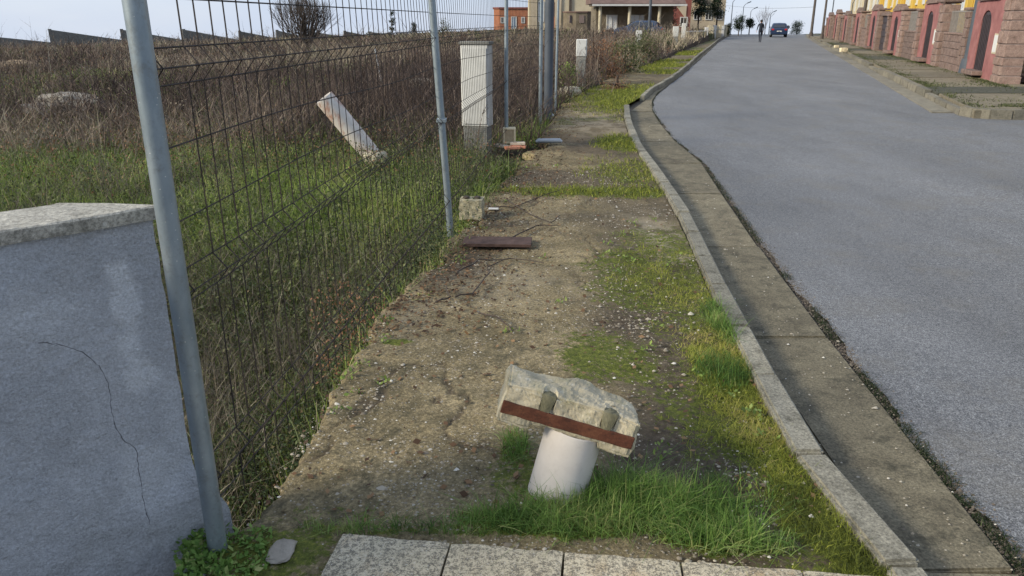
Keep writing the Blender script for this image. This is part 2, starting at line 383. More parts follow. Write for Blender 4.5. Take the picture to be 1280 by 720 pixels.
# ------------------------------------------------------------------ plan of the place (metres, camera above the origin)
def pl(pts, z=0.0): return np.array(sorted([G(*p, z) for p in pts], key=lambda q: q[1]))
KO = pl([(1163, 720), (1088, 640), (1022, 560), (968, 465), (935, 405), (905, 350), (885, 310), (862, 265), (845, 240), (820, 205), (803, 182), (793, 160), (788, 145), (787, 132)])
KO2 = pl([(806, 121), (815, 112), (840, 98), (858, 84), (875, 68), (892, 55), (900, 48)])
AE = pl([(1280, 706), (1205, 624), (1160, 570), (1062, 447), (1000, 365), (947, 300), (905, 240), (880, 205), (850, 180), (835, 165), (820, 145), (815, 132), (822, 117), (852, 95), (880, 70), (897, 54)], -.08)
IE = pl([(285, 668), (345, 590), (400, 505), (455, 420), (480, 385), (520, 348), (550, 325), (575, 290), (605, 255), (645, 212), (672, 178), (690, 145), (715, 122), (760, 98), (800, 84), (840, 70), (870, 57), (893, 48)])
def ix(P, D, s0=None, s1=None):
    """x along a polyline at distance D, going straight on past its ends"""
    D = np.asarray(D, float); x = np.interp(D, P[:, 1], P[:, 0])
    a = (P[1, 0] - P[0, 0]) / (P[1, 1] - P[0, 1]) if s0 is None else s0
    b = (P[-1, 0] - P[-2, 0]) / (P[-1, 1] - P[-2, 1]) if s1 is None else s1
    return np.where(D < P[0, 1], P[0, 0] + a * (D - P[0, 1]), np.where(D > P[-1, 1], P[-1, 0] + b * (D - P[-1, 1]), x))
KALL = np.vstack([KO, KO2])
def xkerb(D): return ix(KALL, D, .05, .30)
def xasph(D): return ix(AE, D, .04, .30)
def xinner(D): return ix(IE, D, .05, .30)
def xrk(D): return 3.6 + .33 * np.asarray(D, float)       # right kerb line
def xwall(D): return 6.5 + .311 * np.asarray(D, float)    # garden wall line
def drop(D):
    d = np.clip(np.asarray(D, float) - 98, 0, None); return np.where(d < 60, .0005 * d * d, .0005 * 3600 + (d - 60) * .06)
def hfield(x, y):
    x = np.asarray(x, float); y = np.asarray(y, float)
    s = xinner(np.minimum(y, 110)) - x
    dip = -.62 * sst(.0, .25, s) * (1 - sst(3.5, 7.5, y)) * (1 - .35 * sst(.8, 2.5, s))
    z = -.10 + dip - .12 * sst(1.5, 5, s) * (1 - sst(20, 50, y))
    far = sst(8, 100, y)
    z = z + far * (.55 + .040 * np.clip(x + 2, -75, 4)) * (s > 0)
    z = z + (fbm(x * .35, y * .35, 3) - .5) * .35 * sst(.5, 3, s) * sst(2, 9, y)
    right = x - xwall(np.minimum(y, 200))
    z = np.where(s <= 0, np.where(right > .1, .03, -.34), z)
    return z - drop(y) - np.clip(-y - 5, 0, 1e5) * .0

# ground: one sheet to the horizon
ys = np.concatenate([np.array([-1500, -400, -100, -30, -10, -4]), np.linspace(-2, 14, 120), 14 + 96 * (np.linspace(.01, 1, 150) ** 1.5), np.geomspace(113, 2600, 30)])
xs_r = np.concatenate([-np.geomspace(2600, 8, 50), np.linspace(-7.8, 8, 130), np.geomspace(8.2, 2600, 45)])
def grid(us, vs_): 
    n, m = len(us), len(vs_); i = np.arange(n * m).reshape(m, n)
    return np.stack([i[:-1, :-1], i[:-1, 1:], i[1:, 1:], i[1:, :-1]], -1).reshape(-1, 4)
Yg, Xg = np.meshgrid(ys, xs_r, indexing='ij')
Xg = Xg + np.clip(np.where(np.abs(Xg) < 60, xinner(np.clip(Yg, 0, 100)), 0), -5, 40) * np.exp(-(Xg / 25.) ** 2)
Zg = hfield(Xg, Yg)
def greenmask(x, y):
    n = fbm(x * .55, y * .4, 21); g = sst(.42, .56, n) * sst(2.0, 4.5, y) * (1 - sst(12.5, 17, y + (n - .5) * 6))
    g = np.maximum(g, sst(.52, .62, fbm(x * .16, y * .12, 25)) * .75)
    near = np.exp(-(((x + 1.5) / 1.7) ** 2 + ((y - 8.0) / 2.2) ** 2)) * (.7 + .9 * n)
    return np.clip(np.maximum(g, near), 0, 1)
npmesh('ground', np.stack([Xg, Yg, Zg], -1).reshape(-1, 3), grid(xs_r, ys), M['ground'], smooth=True, attrs={'green': greenmask(Xg, Yg).ravel()}, kind='structure')

# road
yr = np.concatenate([np.linspace(-12, 1, 20), np.linspace(1.02, 14.1, 500), np.linspace(14.3, 98, 120), np.linspace(100, 420, 60)])
ur = np.linspace(0, 1, 28)
Yr, Ur = np.meshgrid(yr, ur, indexing='ij')
wob = (fbm(Yr * 3.1, Yr * 0 + 5, 8, 6) - .5) * .11 + .005
xl = xasph(Yr) + wob; xr = np.where(Yr < 14.2, 34, xrk(Yr) + 1.2)
Xr = xl + (xr - xl) * Ur
Zr = -.08 - drop(Yr) + (fbm(Xr * .4, Yr * .4, 4) - .5) * .02
npmesh('road', np.stack([Xr, Yr, Zr], -1).reshape(-1, 3), grid(ur, yr), M['asphalt'], smooth=True, kind='structure')
# concrete bed under the gutter, with the dark weedy joint along the asphalt
yb = np.concatenate([np.linspace(-12, 66, 200), np.linspace(67, 420, 40)])
Vb, Fb = [], []
for i, y in enumerate(yb):
    d = float(drop(y)); Vb += [(float(xkerb(y)) - .16, y, -.10 - d), (float(xasph(y)) + .12, y, -.092 - d)]
    if i: Fb.append([2 * i - 2, 2 * i - 1, 2 * i + 1, 2 * i])
raw('gutter_bed', Vb, Fb, M['dirt'], kind='structure')

# ---- left pavement: broken concrete, soil and moss
def ell(x, y, cx, cy, rx, ry, ang=0):
    a = math.radians(ang); dx, dy = x - cx, y - cy
    u, v = dx * math.cos(a) + dy * math.sin(a), -dx * math.sin(a) + dy * math.cos(a)
    return (u / rx) ** 2 + (v / ry) ** 2
def blob(x, y, px, py, rx, ry, ang=0, soft=.6):
    cx, cy = G(px, py); w = (fbm(x * 6, y * 6, 31) - .5) * .9
    return 1 - sst(1 - soft, 1 + soft, np.sqrt(ell(x, y, cx, cy, rx, ry, ang)) + w)
def kd(x, y): return (xkerb(y) - .13) - x       # distance from the kerb
def lush(x, y):
    n = fbm(x * 5, y * 5, 41)
    m = blob(x, y, 815, 632, .40, .15, 8, .45)
    m = np.maximum(m, blob(x, y, 690, 655, .30, .07, -4, .4))
    m = np.maximum(m, blob(x, y, 900, 672, .22, .08, -8, .4))
    m = np.maximum(m, blob(x, y, 905, 402, .10, .28, 0, .4))
    m = np.maximum(m, blob(x, y, 905, 462, .12, .16, 0, .4) * .8)
    m = np.maximum(m, blob(x, y, 520, 660, .35, .035, -4, .4) * .5)
    m = np.maximum(m, blob(x, y, 645, 560, .06, .12, 0, .4) * .6)
    return m
def turf(x, y):
    k = kd(x, y); n = fbm(x * 3.5, y * 3.5, 43)
    band = (1 - sst(.16, .34, k + (n - .5) * .35)) * (1 - sst(3.4, 4.3, y)) * (k > -.02)
    m = np.maximum(band, blob(x, y, 955, 555, .24, .35, 0) * .8) * (1 - .95 * blob(x, y, 915, 610, .13, .30, 0, .4)) * (1 - .9 * blob(x, y, 985, 690, .14, .10, 0, .4))
    m = np.maximum(m, blob(x, y, 745, 238, 1.15, .27, 0, .5) * .95)
    m = np.maximum(m, blob(x, y, 778, 178, .34, .7, 0, .5))
    m = np.maximum(m, blob(x, y, 795, 215, .5, .8, 0, .6) * .55)
    m = np.maximum(m, blob(x, y, 830, 345, .28, .75, 0, .6) * .5)
    m = np.maximum(m, blob(x, y, 790, 120, 1.0, 3.0, -14, .6) * .8)
    far = sst(.52, .66, fbm(x * .8, y * .5, 47)) * sst(15, 19, y) * .7
    return np.maximum(m, far)
def mossy(x, y):
    n = fbm(x * 2.2, y * 2.2, 51); k = kd(x, y)
    m = (1 - sst(.1, .75, k + (n - .5) * 1.0)) * .62 * (1 - sst(5.5, 7, y))
    m = np.maximum(m, blob(x, y, 765, 445, .30, .35, 20) * .75)
    m = np.maximum(m, blob(x, y, 800, 350, .38, .9, 5) * .62)
    m = np.maximum(m, blob(x, y, 495, 425, .07, .05, 0, .4))
    m = np.maximum(m, blob(x, y, 660, 590, .16, .18, 0) * .6)
    m = np.maximum(m, blob(x, y, 420, 640, .35, .06, 0) * .35)
    m = np.maximum(m, blob(x, y, 330, 690, .22, .16, 0) * .75)
    m = np.maximum(m, turf(x, y) * .95); m = np.maximum(m, lush(x, y))
    m = np.maximum(m, sst(.55, .75, fbm(x * 1.1, y * .7, 53)) * .5 * sst(5, 9, y))
    return m
nu, nv = 150, 760
vv = 1.0 + 99 * ((np.geomspace(1, 140, nv) - 1) / 139)
vv = np.concatenate([np.linspace(-6, .9, 20), vv, np.linspace(102, 300, 12)])
uu = np.concatenate([[-.002], np.linspace(0, 1, nu)])
Vp, Up = np.meshgrid(vv, uu, indexing='ij')
jag = (fbm(vv * 4, vv * 0, 61) - .5) * .22 * np.clip(vv / 4, .35, 3)
xi = (xinner(vv) + jag)[:, None]; xk = (xkerb(vv) - .125)[:, None]
Xp = xi + (xk - xi) * np.clip(Up, 0, 1); Yp = Vp + 0 * Xp
soilm = np.clip(1 - sst(.45, .95, kd(Xp, Yp) + (fbm(Xp * 2, Yp * 2, 71) - .5) * .8), 0, 1) * (1 - .5 * sst(4.5, 7, Yp))
soilm = np.maximum(soilm, sst(.50, .62, fbm(Xp * 1.7 + 9, Yp * .9, 73)) * .65 * sst(4.2, 6.5, Yp))
soilm = np.maximum(soilm, blob(Xp, Yp, 560, 320, .3, .6) * .9); soilm = np.maximum(soilm, sst(.50, .60, fbm(Xp * .9 + 3, Yp * 2.6 + Xp * .5, 75)) * .85 * sst(5, 7.5, Yp))
pale = np.maximum.reduce([blob(Xp, Yp, 835, 300, .22, .8, 0) * .75, blob(Xp, Yp, 520, 375, .22, .45, 0, .5) * .25, blob(Xp, Yp, 735, 150, .8, 1.5, 0) * .5, blob(Xp, Yp, 620, 350, .5, .35, 0) * .25]) * sst(.38, .55, fbm(Xp * 7, Yp * 7, 77))  # the blob by the left edge puts a sunlit patch into the colour
dark = np.clip(.25 + np.maximum.reduce([blob(Xp, Yp, 420, 560, .30, .4), blob(Xp, Yp, 480, 470, .3, .25) * .9, blob(Xp, Yp, 330, 640, .2, .25), blob(Xp, Yp, 560, 480, .25, .3) * .5, sst(.5, .7, fbm(Xp * 1.5, Yp * 1.2, 79)) * .7]), 0, 1)
aggr = np.clip(1.0 - blob(Xp, Yp, 520, 380, .25, .6) * .8, 0, 1) * (1 - sst(7, 12, Yp))
mos = mossy(Xp, Yp)
step = np.where((Yp > 2.12) & (kd(Xp, Yp) > .75), 0, 0)
Zp = (fbm(Xp * 1.3, Yp * 1.3, 81) - .5) * .05 + (fbm(Xp * 9, Yp * 9, 83, 5) - .5) * .022 + mos * .008 * fbm(Xp * 30, Yp * 30, 85) - soilm * .015 - .01
cr1 = np.abs(fbm(Xp * 1.1 + 5, Yp * .9, 201, 5) - .5); crk = (1 - sst(.0, .010, cr1)) * (soilm < .5) * (Yp > 2.3) * (Yp < 14); Zp -= crk * .012; soilm = np.maximum(soilm, crk * .9)
edge = (1 - sst(0, .012, np.clip(Up, 0, 1))); Zp -= edge * .02
Zp -= drop(Yp)
Zp[:, 0] = -.46 - drop(vv); 
npmesh('pavement', np.stack([Xp, Yp, Zp], -1).reshape(-1, 3), grid(uu, vv), M['pave'], smooth=True,
       attrs={'moss': mos.ravel(), 'soil': soilm.ravel(), 'pale': pale.ravel(), 'dark': dark.ravel(), 'aggr': aggr.ravel()}, kind='structure')

# ---- kerb stones and gutter slabs
def quad_stone(name, P4, z0, z1, m, parent, bev=.008, jit=.004):
    b = MB(); r = random.uniform
    V = [(p[0] + r(-jit, jit), p[1] + r(-jit, jit), z0) for p in P4] + [(p[0] + r(-jit, jit), p[1] + r(-jit, jit), z1 + r(-jit, jit)) for p in P4]
    b.add(V, [(3, 2, 1, 0), (4, 5, 6, 7), (0, 1, 5, 4), (1, 2, 6, 5), (2, 3, 7, 6), (3, 0, 4, 7)])
    bmesh.ops.recalc_face_normals(b.bm, faces=b.bm.faces)
    bmesh.ops.bevel(b.bm, geom=list(b.bm.edges), offset=bev, segments=2, affect='EDGES', clamp_overlap=True)
    return b.build(name, m, parent, smooth=True)
kerb = empty('kerb', (0, 0, 0), kind='structure')
def strip(fa, fb, y0, y1, L, z0, z1, m, parent, name, gap=.012, bev=.012, grow=0, sink=.012):
    y = y0
    while y < y1:
        l = L * (1 + grow * max(0, y - 8)) * random.uniform(.93, 1.07); ye = min(y + l, y1)
        d = float(drop((y + ye) / 2)); a, b2 = y + gap / 2, ye - gap / 2
        dz = random.uniform(-sink, sink * .6)
        quad_stone(name, [(float(fa(a)), a), (float(fb(a)), a), (float(fb(b2)), b2), (float(fa(b2)), b2)], z0 - d, z1 + dz - d, m, parent, bev)
        y = ye
k0 = lambda D: xkerb(D) - .115 + .012 * (float(fbm(D * 2.2, 3, 191)) - .5)
strip(k0, xkerb, .6, float(KO[-1, 1]), .66, -.2, .02, M['kerb'], kerb, 'kerb_stone', grow=.03)
strip(k0, xkerb, float(KO2[0, 1]), 98, 1.0, -.2, .03, M['kerb'], kerb, 'kerb_stone', grow=.01)
gut = empty('gutter', (0, 0, 0), kind='structure')
strip(lambda D: xkerb(D) + .012, lambda D: xasph(D) - .035 + (float(fbm(D * 5, 0, 9)) - .5) * .03, .2, 62, 1.9, -.2, -.075, M['gutter'], gut, 'gutter_slab', gap=.012, bev=.008, grow=.01, sink=.006)

# ---- paving slabs at the photographer's feet
paving = empty('paving', (0, 0, 0), kind='structure')
pa = Vector((*G(427, 665, .03), 0)); pb = Vector((*G(1085, 717, .03), 0)); dr = (pb - pa).normalized(); pr = Vector((-dr.y, dr.x, 0)) * -1
W = .36
for row in range(3):
    for i in range(5):
        n = 12; w = W - .003; l = W * 1.25 - .004
        o0 = pa + dr * (i * W + .005) + pr * (row * W * 1.25 + .005)
        Vv, Ff = [], []
        gx = np.linspace(0, 1, n)
        edgex = lambda t, sd_: (vn(t * 9, sd_ * 13.7 + i * 3 + row * 7, 5) - .5) * .010
        for a in range(n):
            for b3 in range(n):
                u, v = gx[b3], gx[a]
                uu_, vv_ = u * w, v * l
                if b3 == 0: uu_ += float(edgex(v, 1)) * .4 + .002
                if b3 == n - 1: uu_ += float(edgex(v, 2)) * .4 - .002
                if a == 0: vv_ += float(edgex(u, 3)) + .006
                if a == n - 1: vv_ += float(edgex(u, 4)) - .004
                p = o0 + dr * uu_ + pr * vv_; bord = min(b3, a, n - 1 - b3, n - 1 - a)
                Vv.append((p.x, p.y, .035 + random.uniform(-.0012, .0012) - (.005 if bord == 0 else 0)))
        for a in range(n - 1):
            for b3 in range(n - 1): Ff.append((a * n + b3, a * n + b3 + 1, (a + 1) * n + b3 + 1, (a + 1) * n + b3))
        rim = [b3 for b3 in range(n)] + [a * n + n - 1 for a in range(1, n)] + [(n - 1) * n + b3 for b3 in range(n - 2, -1, -1)] + [a * n for a in range(n - 2, 0, -1)]
        base = len(Vv)
        for k in rim: Vv.append((Vv[k][0], Vv[k][1], -.05))
        for k in range(len(rim)): Ff.append((rim[k], rim[(k + 1) % len(rim)], base + (k + 1) % len(rim), base + k))
        bm_ = MB(); bm_.add(Vv, Ff); bm_.build('paving_slab', M['slab'], paving, smooth=True)

# ---- right-hand pavement
rp = empty('right_pavement', (0, 0, 0), kind='structure')
y = 14.1; k = 0
cuts = [14.1, 17.5, 19.2, 22.5, 24.8, 26.4, 30.2, 33.2, 36.5, 38.8, 43, 47, 50, 54.5, 59, 63, 68, 73, 79, 86, 98]
for a, b4 in zip(cuts[:-1], cuts[1:]):
    m_ = [M['pave_far'], M['ramp'], M['pave_far']][k % 3] if k % 4 else M['pave_far']
    zz = .065 + (.012 if k % 2 else 0)
    quad_stone('pavement_slab', [(float(xrk(a)) + .17, a + .02), (float(xwall(a)) + .35, a + .02), (float(xwall(b4)) + .35, b4 - .02), (float(xrk(b4)) + .17, b4 - .02)], -.2, zz, m_, rp, .01)
    k += 1
quad_stone('pavement_slab', [(9.4, 14.05), (30, 14.05), (30, 22), (float(xwall(14.4)) + .37, 14.05 + .36)], -.2, .06, M['pave_far'], rp, .01)
rk = empty('right_kerb', (0, 0, 0), kind='structure')
y = 14.6
while y < 95:
    L_ = 1.0 + .012 * y; ye = y + L_; low = any(c < (y % 11.5) < c + 2.8 for c in (3.0,))
    d = float(drop(y)); zt = (.02 if low else .085) + random.uniform(-.012, .012)
    quad_stone('kerb_stone', [(float(xrk(y + .01)), y + .01), (float(xrk(y + .01)) + .16, y + .01), (float(xrk(ye - .01)) + .16, ye - .01), (float(xrk(ye - .01)), ye - .01)], -.2 - d, zt - d, M['kerb_far'], rk, .012)
    y = ye
cpts = [(8.42, 14.6), (8.45, 14.25), (8.65, 14.0), (9.0, 13.9)] + [(9.0 + 1.1 * i, 13.9 - .02 * i) for i in range(1, 18)]
for (xa, ya), (xb, yb2) in zip(cpts[:-1], cpts[1:]):
    dx, dy = xb - xa, yb2 - ya; l = math.hypot(dx, dy); nx, ny = -dy / l * .16, dx / l * .16
    quad_stone('kerb_stone', [(xa, ya), (xb - dx / l * .01, yb2), (xb + nx, yb2 + ny), (xa + nx, ya + ny)], -.2, .085, M['kerb_far'], rk, .012)
# light gutter line beside the right kerb
rg = empty('right_gutter', (0, 0, 0), kind='structure')
strip(lambda D: xrk(D) - .42, lambda D: xrk(D) - .01, 15, 90, 2.6, -.3, -.066, M['kerb_far'], rg, 'gutter_slab', gap=.015, bev=.006, grow=.01, sink=.003)
# raised step in front of the nearest gate, bags of earth strip
Box('doorstep', (14.6, 21.0, .16), (2.6, 1.4, .18), M['stone'], rz=R(18), bev=.02, label='low purplish stone doorstep at right edge before the nearest garden wall', cat='step')

# ------------------------------------------------------------------ grey rendered wall on the left
zc = 1.057; zt = 1.095
Cw = Vector((*G(252, 655), 0)); dw = Vector((-.697, -.717, 0)); nb = Vector((-1, .12, 0)).normalized()
wall = empty('rendered_wall', tuple(Cw), label='blue grey rendered garden wall with cracked plaster and stone coping, left foreground', cat='wall')
NT_, NZ = 90, 60
L = 5.0; tt = np.concatenate([np.linspace(0, 1.4, 70), np.linspace(1.45, L, 20)]); zz = np.linspace(-.35, zc, NZ)
Zw, Tw = np.meshgrid(zz, tt, indexing='ij')
nf = np.array([.717, -.697, 0])
bul = .035 * np.exp(-(Tw / .16) ** 2) * (1 - sst(.12, .24, Zw + (vn(Tw * 14, Zw * 5, 2) - .5) * .1)) + (fbm(Tw * 3, Zw * 3, 12) - .5) * .014 + (fbm(Tw * 22, Zw * 22, 13) - .5) * .003
flare = .09 * np.exp(-(Tw / .10) ** 2) * (1 - sst(.02, .23, Zw))
edge_w = (vn(Zw * 16, Zw * 0, 14) - .5) * .006 * (Tw < .001)
Pw = np.stack([dw.x * (Tw - edge_w - flare) + nf[0] * bul, dw.y * (Tw - edge_w - flare) + nf[1] * bul, Zw], -1).reshape(-1, 3)
Fw = grid(tt, zz)
# back face and end face
th = .27; n0 = len(Pw); first = [r * len(tt) for r in range(NZ)]
Pb = [tuple(Vector(Pw[f]) + nb * th) for f in first]
Vw = [tuple(p) for p in Pw] + Pb; Fl = [tuple(f) for f in Fw]
for r in range(NZ - 1): Fl.append((first[r + 1], first[r], n0 + r, n0 + r + 1))
e0 = len(Vw); far_ = dw * L
for z in (-.35, zc): Vw.append((far_.x + nb.x * th, far_.y + nb.y * th, z))
Fl.append((n0, e0, e0 + 1, n0 + NZ - 1)); 
def wpt(px, py):
    # a point on the wall face plane seen in the photo
    dx, dz = (px - 640) / FPX, (360 - py) / FPX; c, s = math.cos(PITCH), math.sin(PITCH)
    d = Vector((dx, c + dz * s, -s + dz * c)); o = Vector((0, 0, EYE)); n = Vector((nf[0], nf[1], 0))
    t = (Cw - o).dot(n) / d.dot(n); return o + d * t - Cw
def wtz(px, py): p = wpt(px, py); return p.x * dw.x + p.y * dw.y, p.z
tv = np.array([v[0] * dw.x + v[1] * dw.y for v in Vw]); zv = np.array([v[2] for v in Vw]); pat = np.zeros(len(Vw))
for px, py, rt, rz_, am in ((157, 375, .045, .11, 1), (163, 425, .035, .05, .9), (177, 472, .040, .055, 1), (150, 345, .035, .05, .5), (190, 590, .10, .12, .5), (215, 520, .04, .16, .45), (60, 520, .12, .16, -.6), (100, 330, .16, .07, -.4), (40, 400, .2, .05, .3)):
    t0_, z0_ = wtz(px, py); q_ = np.sqrt(((tv - t0_) / rt) ** 2 + ((zv - z0_) / rz_) ** 2) + (fbm(tv * 16, zv * 16, 7) - .5) * 1.1
    pat = pat + am * (1 - sst(.75, 1.15, q_))
dirtv = 1 - sst(.0, .30, zv + (fbm(tv * 7, zv * 7, 9) - .5) * .35)
raw('wall_body', Vw, Fl, M['render'], wall, smooth=False, attrs={'patch': pat, 'base': dirtv})
# crack in the plaster: a dark open line following the surface
ck = [(48, 428), (70, 430), (92, 436), (112, 446), (124, 458), (134, 474), (138, 495), (140, 515), (146, 535), (156, 552), (170, 560), (173, 580), (176, 605), (180, 635), (188, 660)]
cpx = []
for (x0, y0), (x1, y1) in zip(ck[:-1], ck[1:]):
    for q in range(4):
        f = q / 4; cpx.append((x0 + (x1 - x0) * f + random.uniform(-1.2, 1.2), y0 + (y1 - y0) * f + random.uniform(-1.2, 1.2)))
def surf(p):
    t = p.x * dw.x + p.y * dw.y; z = p.z
    return float(.035 * math.exp(-(t / .16) ** 2) * (1 - sst(.12, .24, z + (vn(t * 14, z * 5, 2) - .5) * .1)) + (fbm(t * 3, z * 3, 12) - .5) * .014 + (fbm(t * 22, z * 22, 13) - .5) * .003)
cp = []
for q in cpx:
    p = wpt(*q); s_ = surf(p); cp.append((p.x + nf[0] * (s_ + .0002), p.y + nf[1] * (s_ + .0002), p.z))
MB().tube(cp, [.0003 + .0009 * random.random() for _ in cp], 5).build('crack', M['crack'], wall)
# coping
A_ = Vector((*G(198, 257, zt), 0)) - Cw; B_ = Vector((*G(80, 253, zt), 0)) - Cw
A_ = A_ + dw * -.012
nseg = 40; fr_, bk_ = [], []
for i in range(nseg + 1):
    t = L * (i / nseg) ** 1.6
    fr_.append(A_ + dw * t + Vector((nf[0], nf[1], 0)) * ((vn(t * 20, 1, 3) - .5) * .006)); bk_.append(B_ + dw * t)
Vc, Fc = [], []
for i in range(nseg + 1):
    for p, z in ((fr_[i], zt - .038), (fr_[i] + Vector((nf[0], nf[1], 0)) * .002, zt - .004), (fr_[i] * .985 + bk_[i] * .015, zt), (fr_[i] * .5 + bk_[i] * .5, zt + .003), (bk_[i], zt), (bk_[i], zt - .038)):
        Vc.append((p.x, p.y, z + (random.uniform(-.0015, .0015))))
for i in range(nseg):
    for k in range(5): Fc.append((i * 6 + k, i * 6 + k + 1, (i + 1) * 6 + k + 1, (i + 1) * 6 + k))
    Fc.append((i * 6 + 5, i * 6, (i + 1) * 6, (i + 1) * 6 + 5))
Fc += [tuple(range(6)), tuple(nseg * 6 + k for k in range(5, -1, -1))]
b = MB(); b.add(Vc, Fc); b.build('coping', M['coping'], wall)

# ------------------------------------------------------------------ mesh fence
P1 = Vector((*G(272, 683), 0)); P2 = Vector((*G(563, 286), 0)); P3 = Vector((*G(633, 183), 0)); P4 = Vector((*G(675, 154), 0)); P5 = Vector((*G(685, 149), 0)); P6 = Vector((*G(694, 140), 0))
def post(parent, p, H, r, lean=(0, 0), m=None, z0=-.06):
    MB().tube([(p.x, p.y, p.z + z0), (p.x + lean[0] * H * .5, p.y + lean[1] * H * .5, H * .5), (p.x + lean[0] * H, p.y + lean[1] * H, H)], r, 20).build('fence_post', m or M['galv'], parent, smooth=True)
def panel(parent, a, b, la, lb, H=2.05, zb=.05, sp=.1, off=Vector((-.02, .0, 0)), missing=(), wm=None, step=.1):
    """welded mesh of vertical wires with V folds between two posts"""
    mb = MB(); d = (b - a); Ln = d.length; u = d.normalized(); n = Vector((u.y, -u.x, 0))       # n towards the street
    def leanv(f, z): return Vector((la[0] * (1 - f) + lb[0] * f, la[1] * (1 - f) + lb[1] * f, 0)) * z
    vz = [.24, .86, 1.48, 2.0]
    def fold(z):
        for q in vz[:3]:
            if abs(z - q) < .05: return .042 * (1 - abs(z - q) / .05)
        return 0
    zl = [zb] + sorted({round(q + e, 3) for q in vz[:3] for e in (-.05, 0, .05)}) + [H]
    N = int(Ln / sp)
    for i in range(N + 1):
        if i in missing: continue
        s = .045 + i * sp
        if s > Ln - .03: break
        f = s / Ln; j = random.uniform(-.004, .004); wz = random.uniform(-.006, .006)
        pts = [a + u * (s + j + wz * math.sin(z * 2.1)) + n * (fold(z) + .006 * math.sin(s * 2.3 + z)) + off + leanv(f, z) + Vector((0, 0, z)) for z in zl]
        mb.tube(pts, .0026, 4, False)
    hz = [q + e for q in vz[:3] for e in (-.05, 0, .05)] + [.12, 1.06, 1.26, 1.66, 1.86, H - .03]
    for z in hz:
        pts = []
        M_ = max(6, int(Ln / .25))
        for i in range(M_ + 1):
            f = i / M_; s = .01 + f * (Ln - .02)
            pts.append(a + u * s + n * (fold(z) + .006 * math.sin(s * 2.3 + z) - .004) + off + leanv(f, z) + Vector((0, 0, z + (.012 * math.sin(s * 1.7 + z * 5) if z in (1.26, 1.06, .65) else 0))))
        mb.tube(pts, .0026, 4, False)
    return mb.build('mesh_panel', wm or M['wire'], parent)
fence = empty('mesh_fence', (0, 0, 0), label='welded wire mesh fence on galvanised posts along the weedy plot', cat='fence')
l1 = (-.004, .012); l2 = (-.052, .0); l3 = (.002, 0)
post(fence, P1, 2.35, .0295, l1); post(fence, P2, 2.3, .0285, l2); post(fence, P3, 2.2, .026, l3, z0=.15)
post(fence, P4, 2.3, .030, (0, 0)); post(fence, P5, 2.6, .075, (0, 0), M['post_dark']); post(fence, P6, 2.3, .022, (.01, 0))
panel(fence, P1, P2, l1, l2, missing=(1,)); panel(fence, P2, P3, l2, l3); panel(fence, P3, P4, l3, (0, 0))
g_ = MB().box((0, 0, 0), (.075, .085, .03), bev=.004)
g_.build('post_clamp', M['galv'], fence); bpy.data.objects['post_clamp'].location = (P2.x - .052 * .87, P2.y, .87)

# ------------------------------------------------------------------ block and bricks under the third post
blk = empty('concrete_block', (P3.x + .04, P3.y - .02, 0), label='cream concrete block with recessed face, standing on bricks under a fence post', cat='block')
hb = .17; w3 = .17
MB().box((0, 0, .155), (w3, .14, .20), bev=.008).build('block_body', M['cream'], blk)
fb = MB()
for sx in (-1, 1): fb.box((sx * (w3 / 2 - .012), -.078, .155), (.024, .016, .20), bev=.002)
fb.box((0, -.078, .245), (w3 - .052, .016, .02), bev=.002).box((0, -.078, .065), (w3 - .052, .016, .02), bev=.002)
fb.build('block_rim', M['cream'], blk)
Box('block_recess', (0, -.0715, .155), (w3 - .06, .004, .15), M['creamdk'], blk)
bx_, by_ = P3.x + .06, P3.y - .1
spots = [(-.08, -.02, .0, 5, 'brickpale', 'pale crusted brick at the left of the pile under the cream block'), (.10, -.05, .0, -8, 'brick', 'red brick at the bottom right of the pile under the cream block'), (.09, -.03, .037, 3, 'brickpale', 'pale brick at the top right of the pile under the cream block'), (-.16, .05, .0, 40, 'brickpale', 'pale brick fragment leaning out left of the brick pile'), (.02, -.16, .0, 12, 'brick', 'red brick lying in front of the brick pile')]
for x, y_, z, a, mm, lb in spots:
    o = Box('brick', (0, 0, .018), (.2 if 'fragment' not in lb else .1, .10, .036), M[mm], bev=.006, label=lb, cat='brick', group='bricks under the fence post')
    o.location = (bx_ + x, by_ + y_, z + .005); o.rotation_euler = (0, R(random.uniform(-5, 5)), R(a))

# ------------------------------------------------------------------ lumpy helper for stones and broken concrete
def lump(name, dims, m, parent=None, cuts=5, amp=.12, seed=0, freq=3.0, sq=.5, deform=None, smooth=False, **k):
    bm = bmesh.new(); bmesh.ops.create_cube(bm, size=2)
    bmesh.ops.subdivide_edges(bm, edges=bm.edges[:], cuts=cuts, use_grid_fill=True)
    for v in bm.verts:
        s = v.co.normalized() * 1.15; p = v.co * (1 - sq) + s * sq
        n = mathutils_noise(p * freq + Vector((seed * 7.3, seed * 3.1, 0))); p = p * (1 + amp * n)
        v.co = Vector((p.x * dims[0] / 2, p.y * dims[1] / 2, p.z * dims[2] / 2))
        if deform: v.co = deform(v.co)
    bmesh.ops.recalc_face_normals(bm, faces=bm.faces)
    me = bpy.data.meshes.new(name); bm.to_mesh(me); bm.free()
    return link(name, me, m, parent, smooth, None, **k)
import mathutils.noise as _mn
def mathutils_noise(p): return _mn.fractal(p, 1.0, 2.0, 4)

# mossy block with holes at the foot of the second post
q = G(590, 272); mbk = empty('concrete_block', (q[0], q[1], 0), R(-6), label='small mossy broken concrete block with two holes beside the leaning post', cat='block')
lump('block_body', (.20, .17, .17), M['mossy_block'], mbk, 6, .10, 3, 2.5, .15, lambda v: Vector((v.x, v.y, v.z + .085)))
for sx in (-.045, .05): lump('hole', (.055, .07, .02), M['dirt'], mbk, 3, .2, 5, 3, .8, lambda v, sx=sx: Vector((v.x + sx, v.y, v.z + .178)))

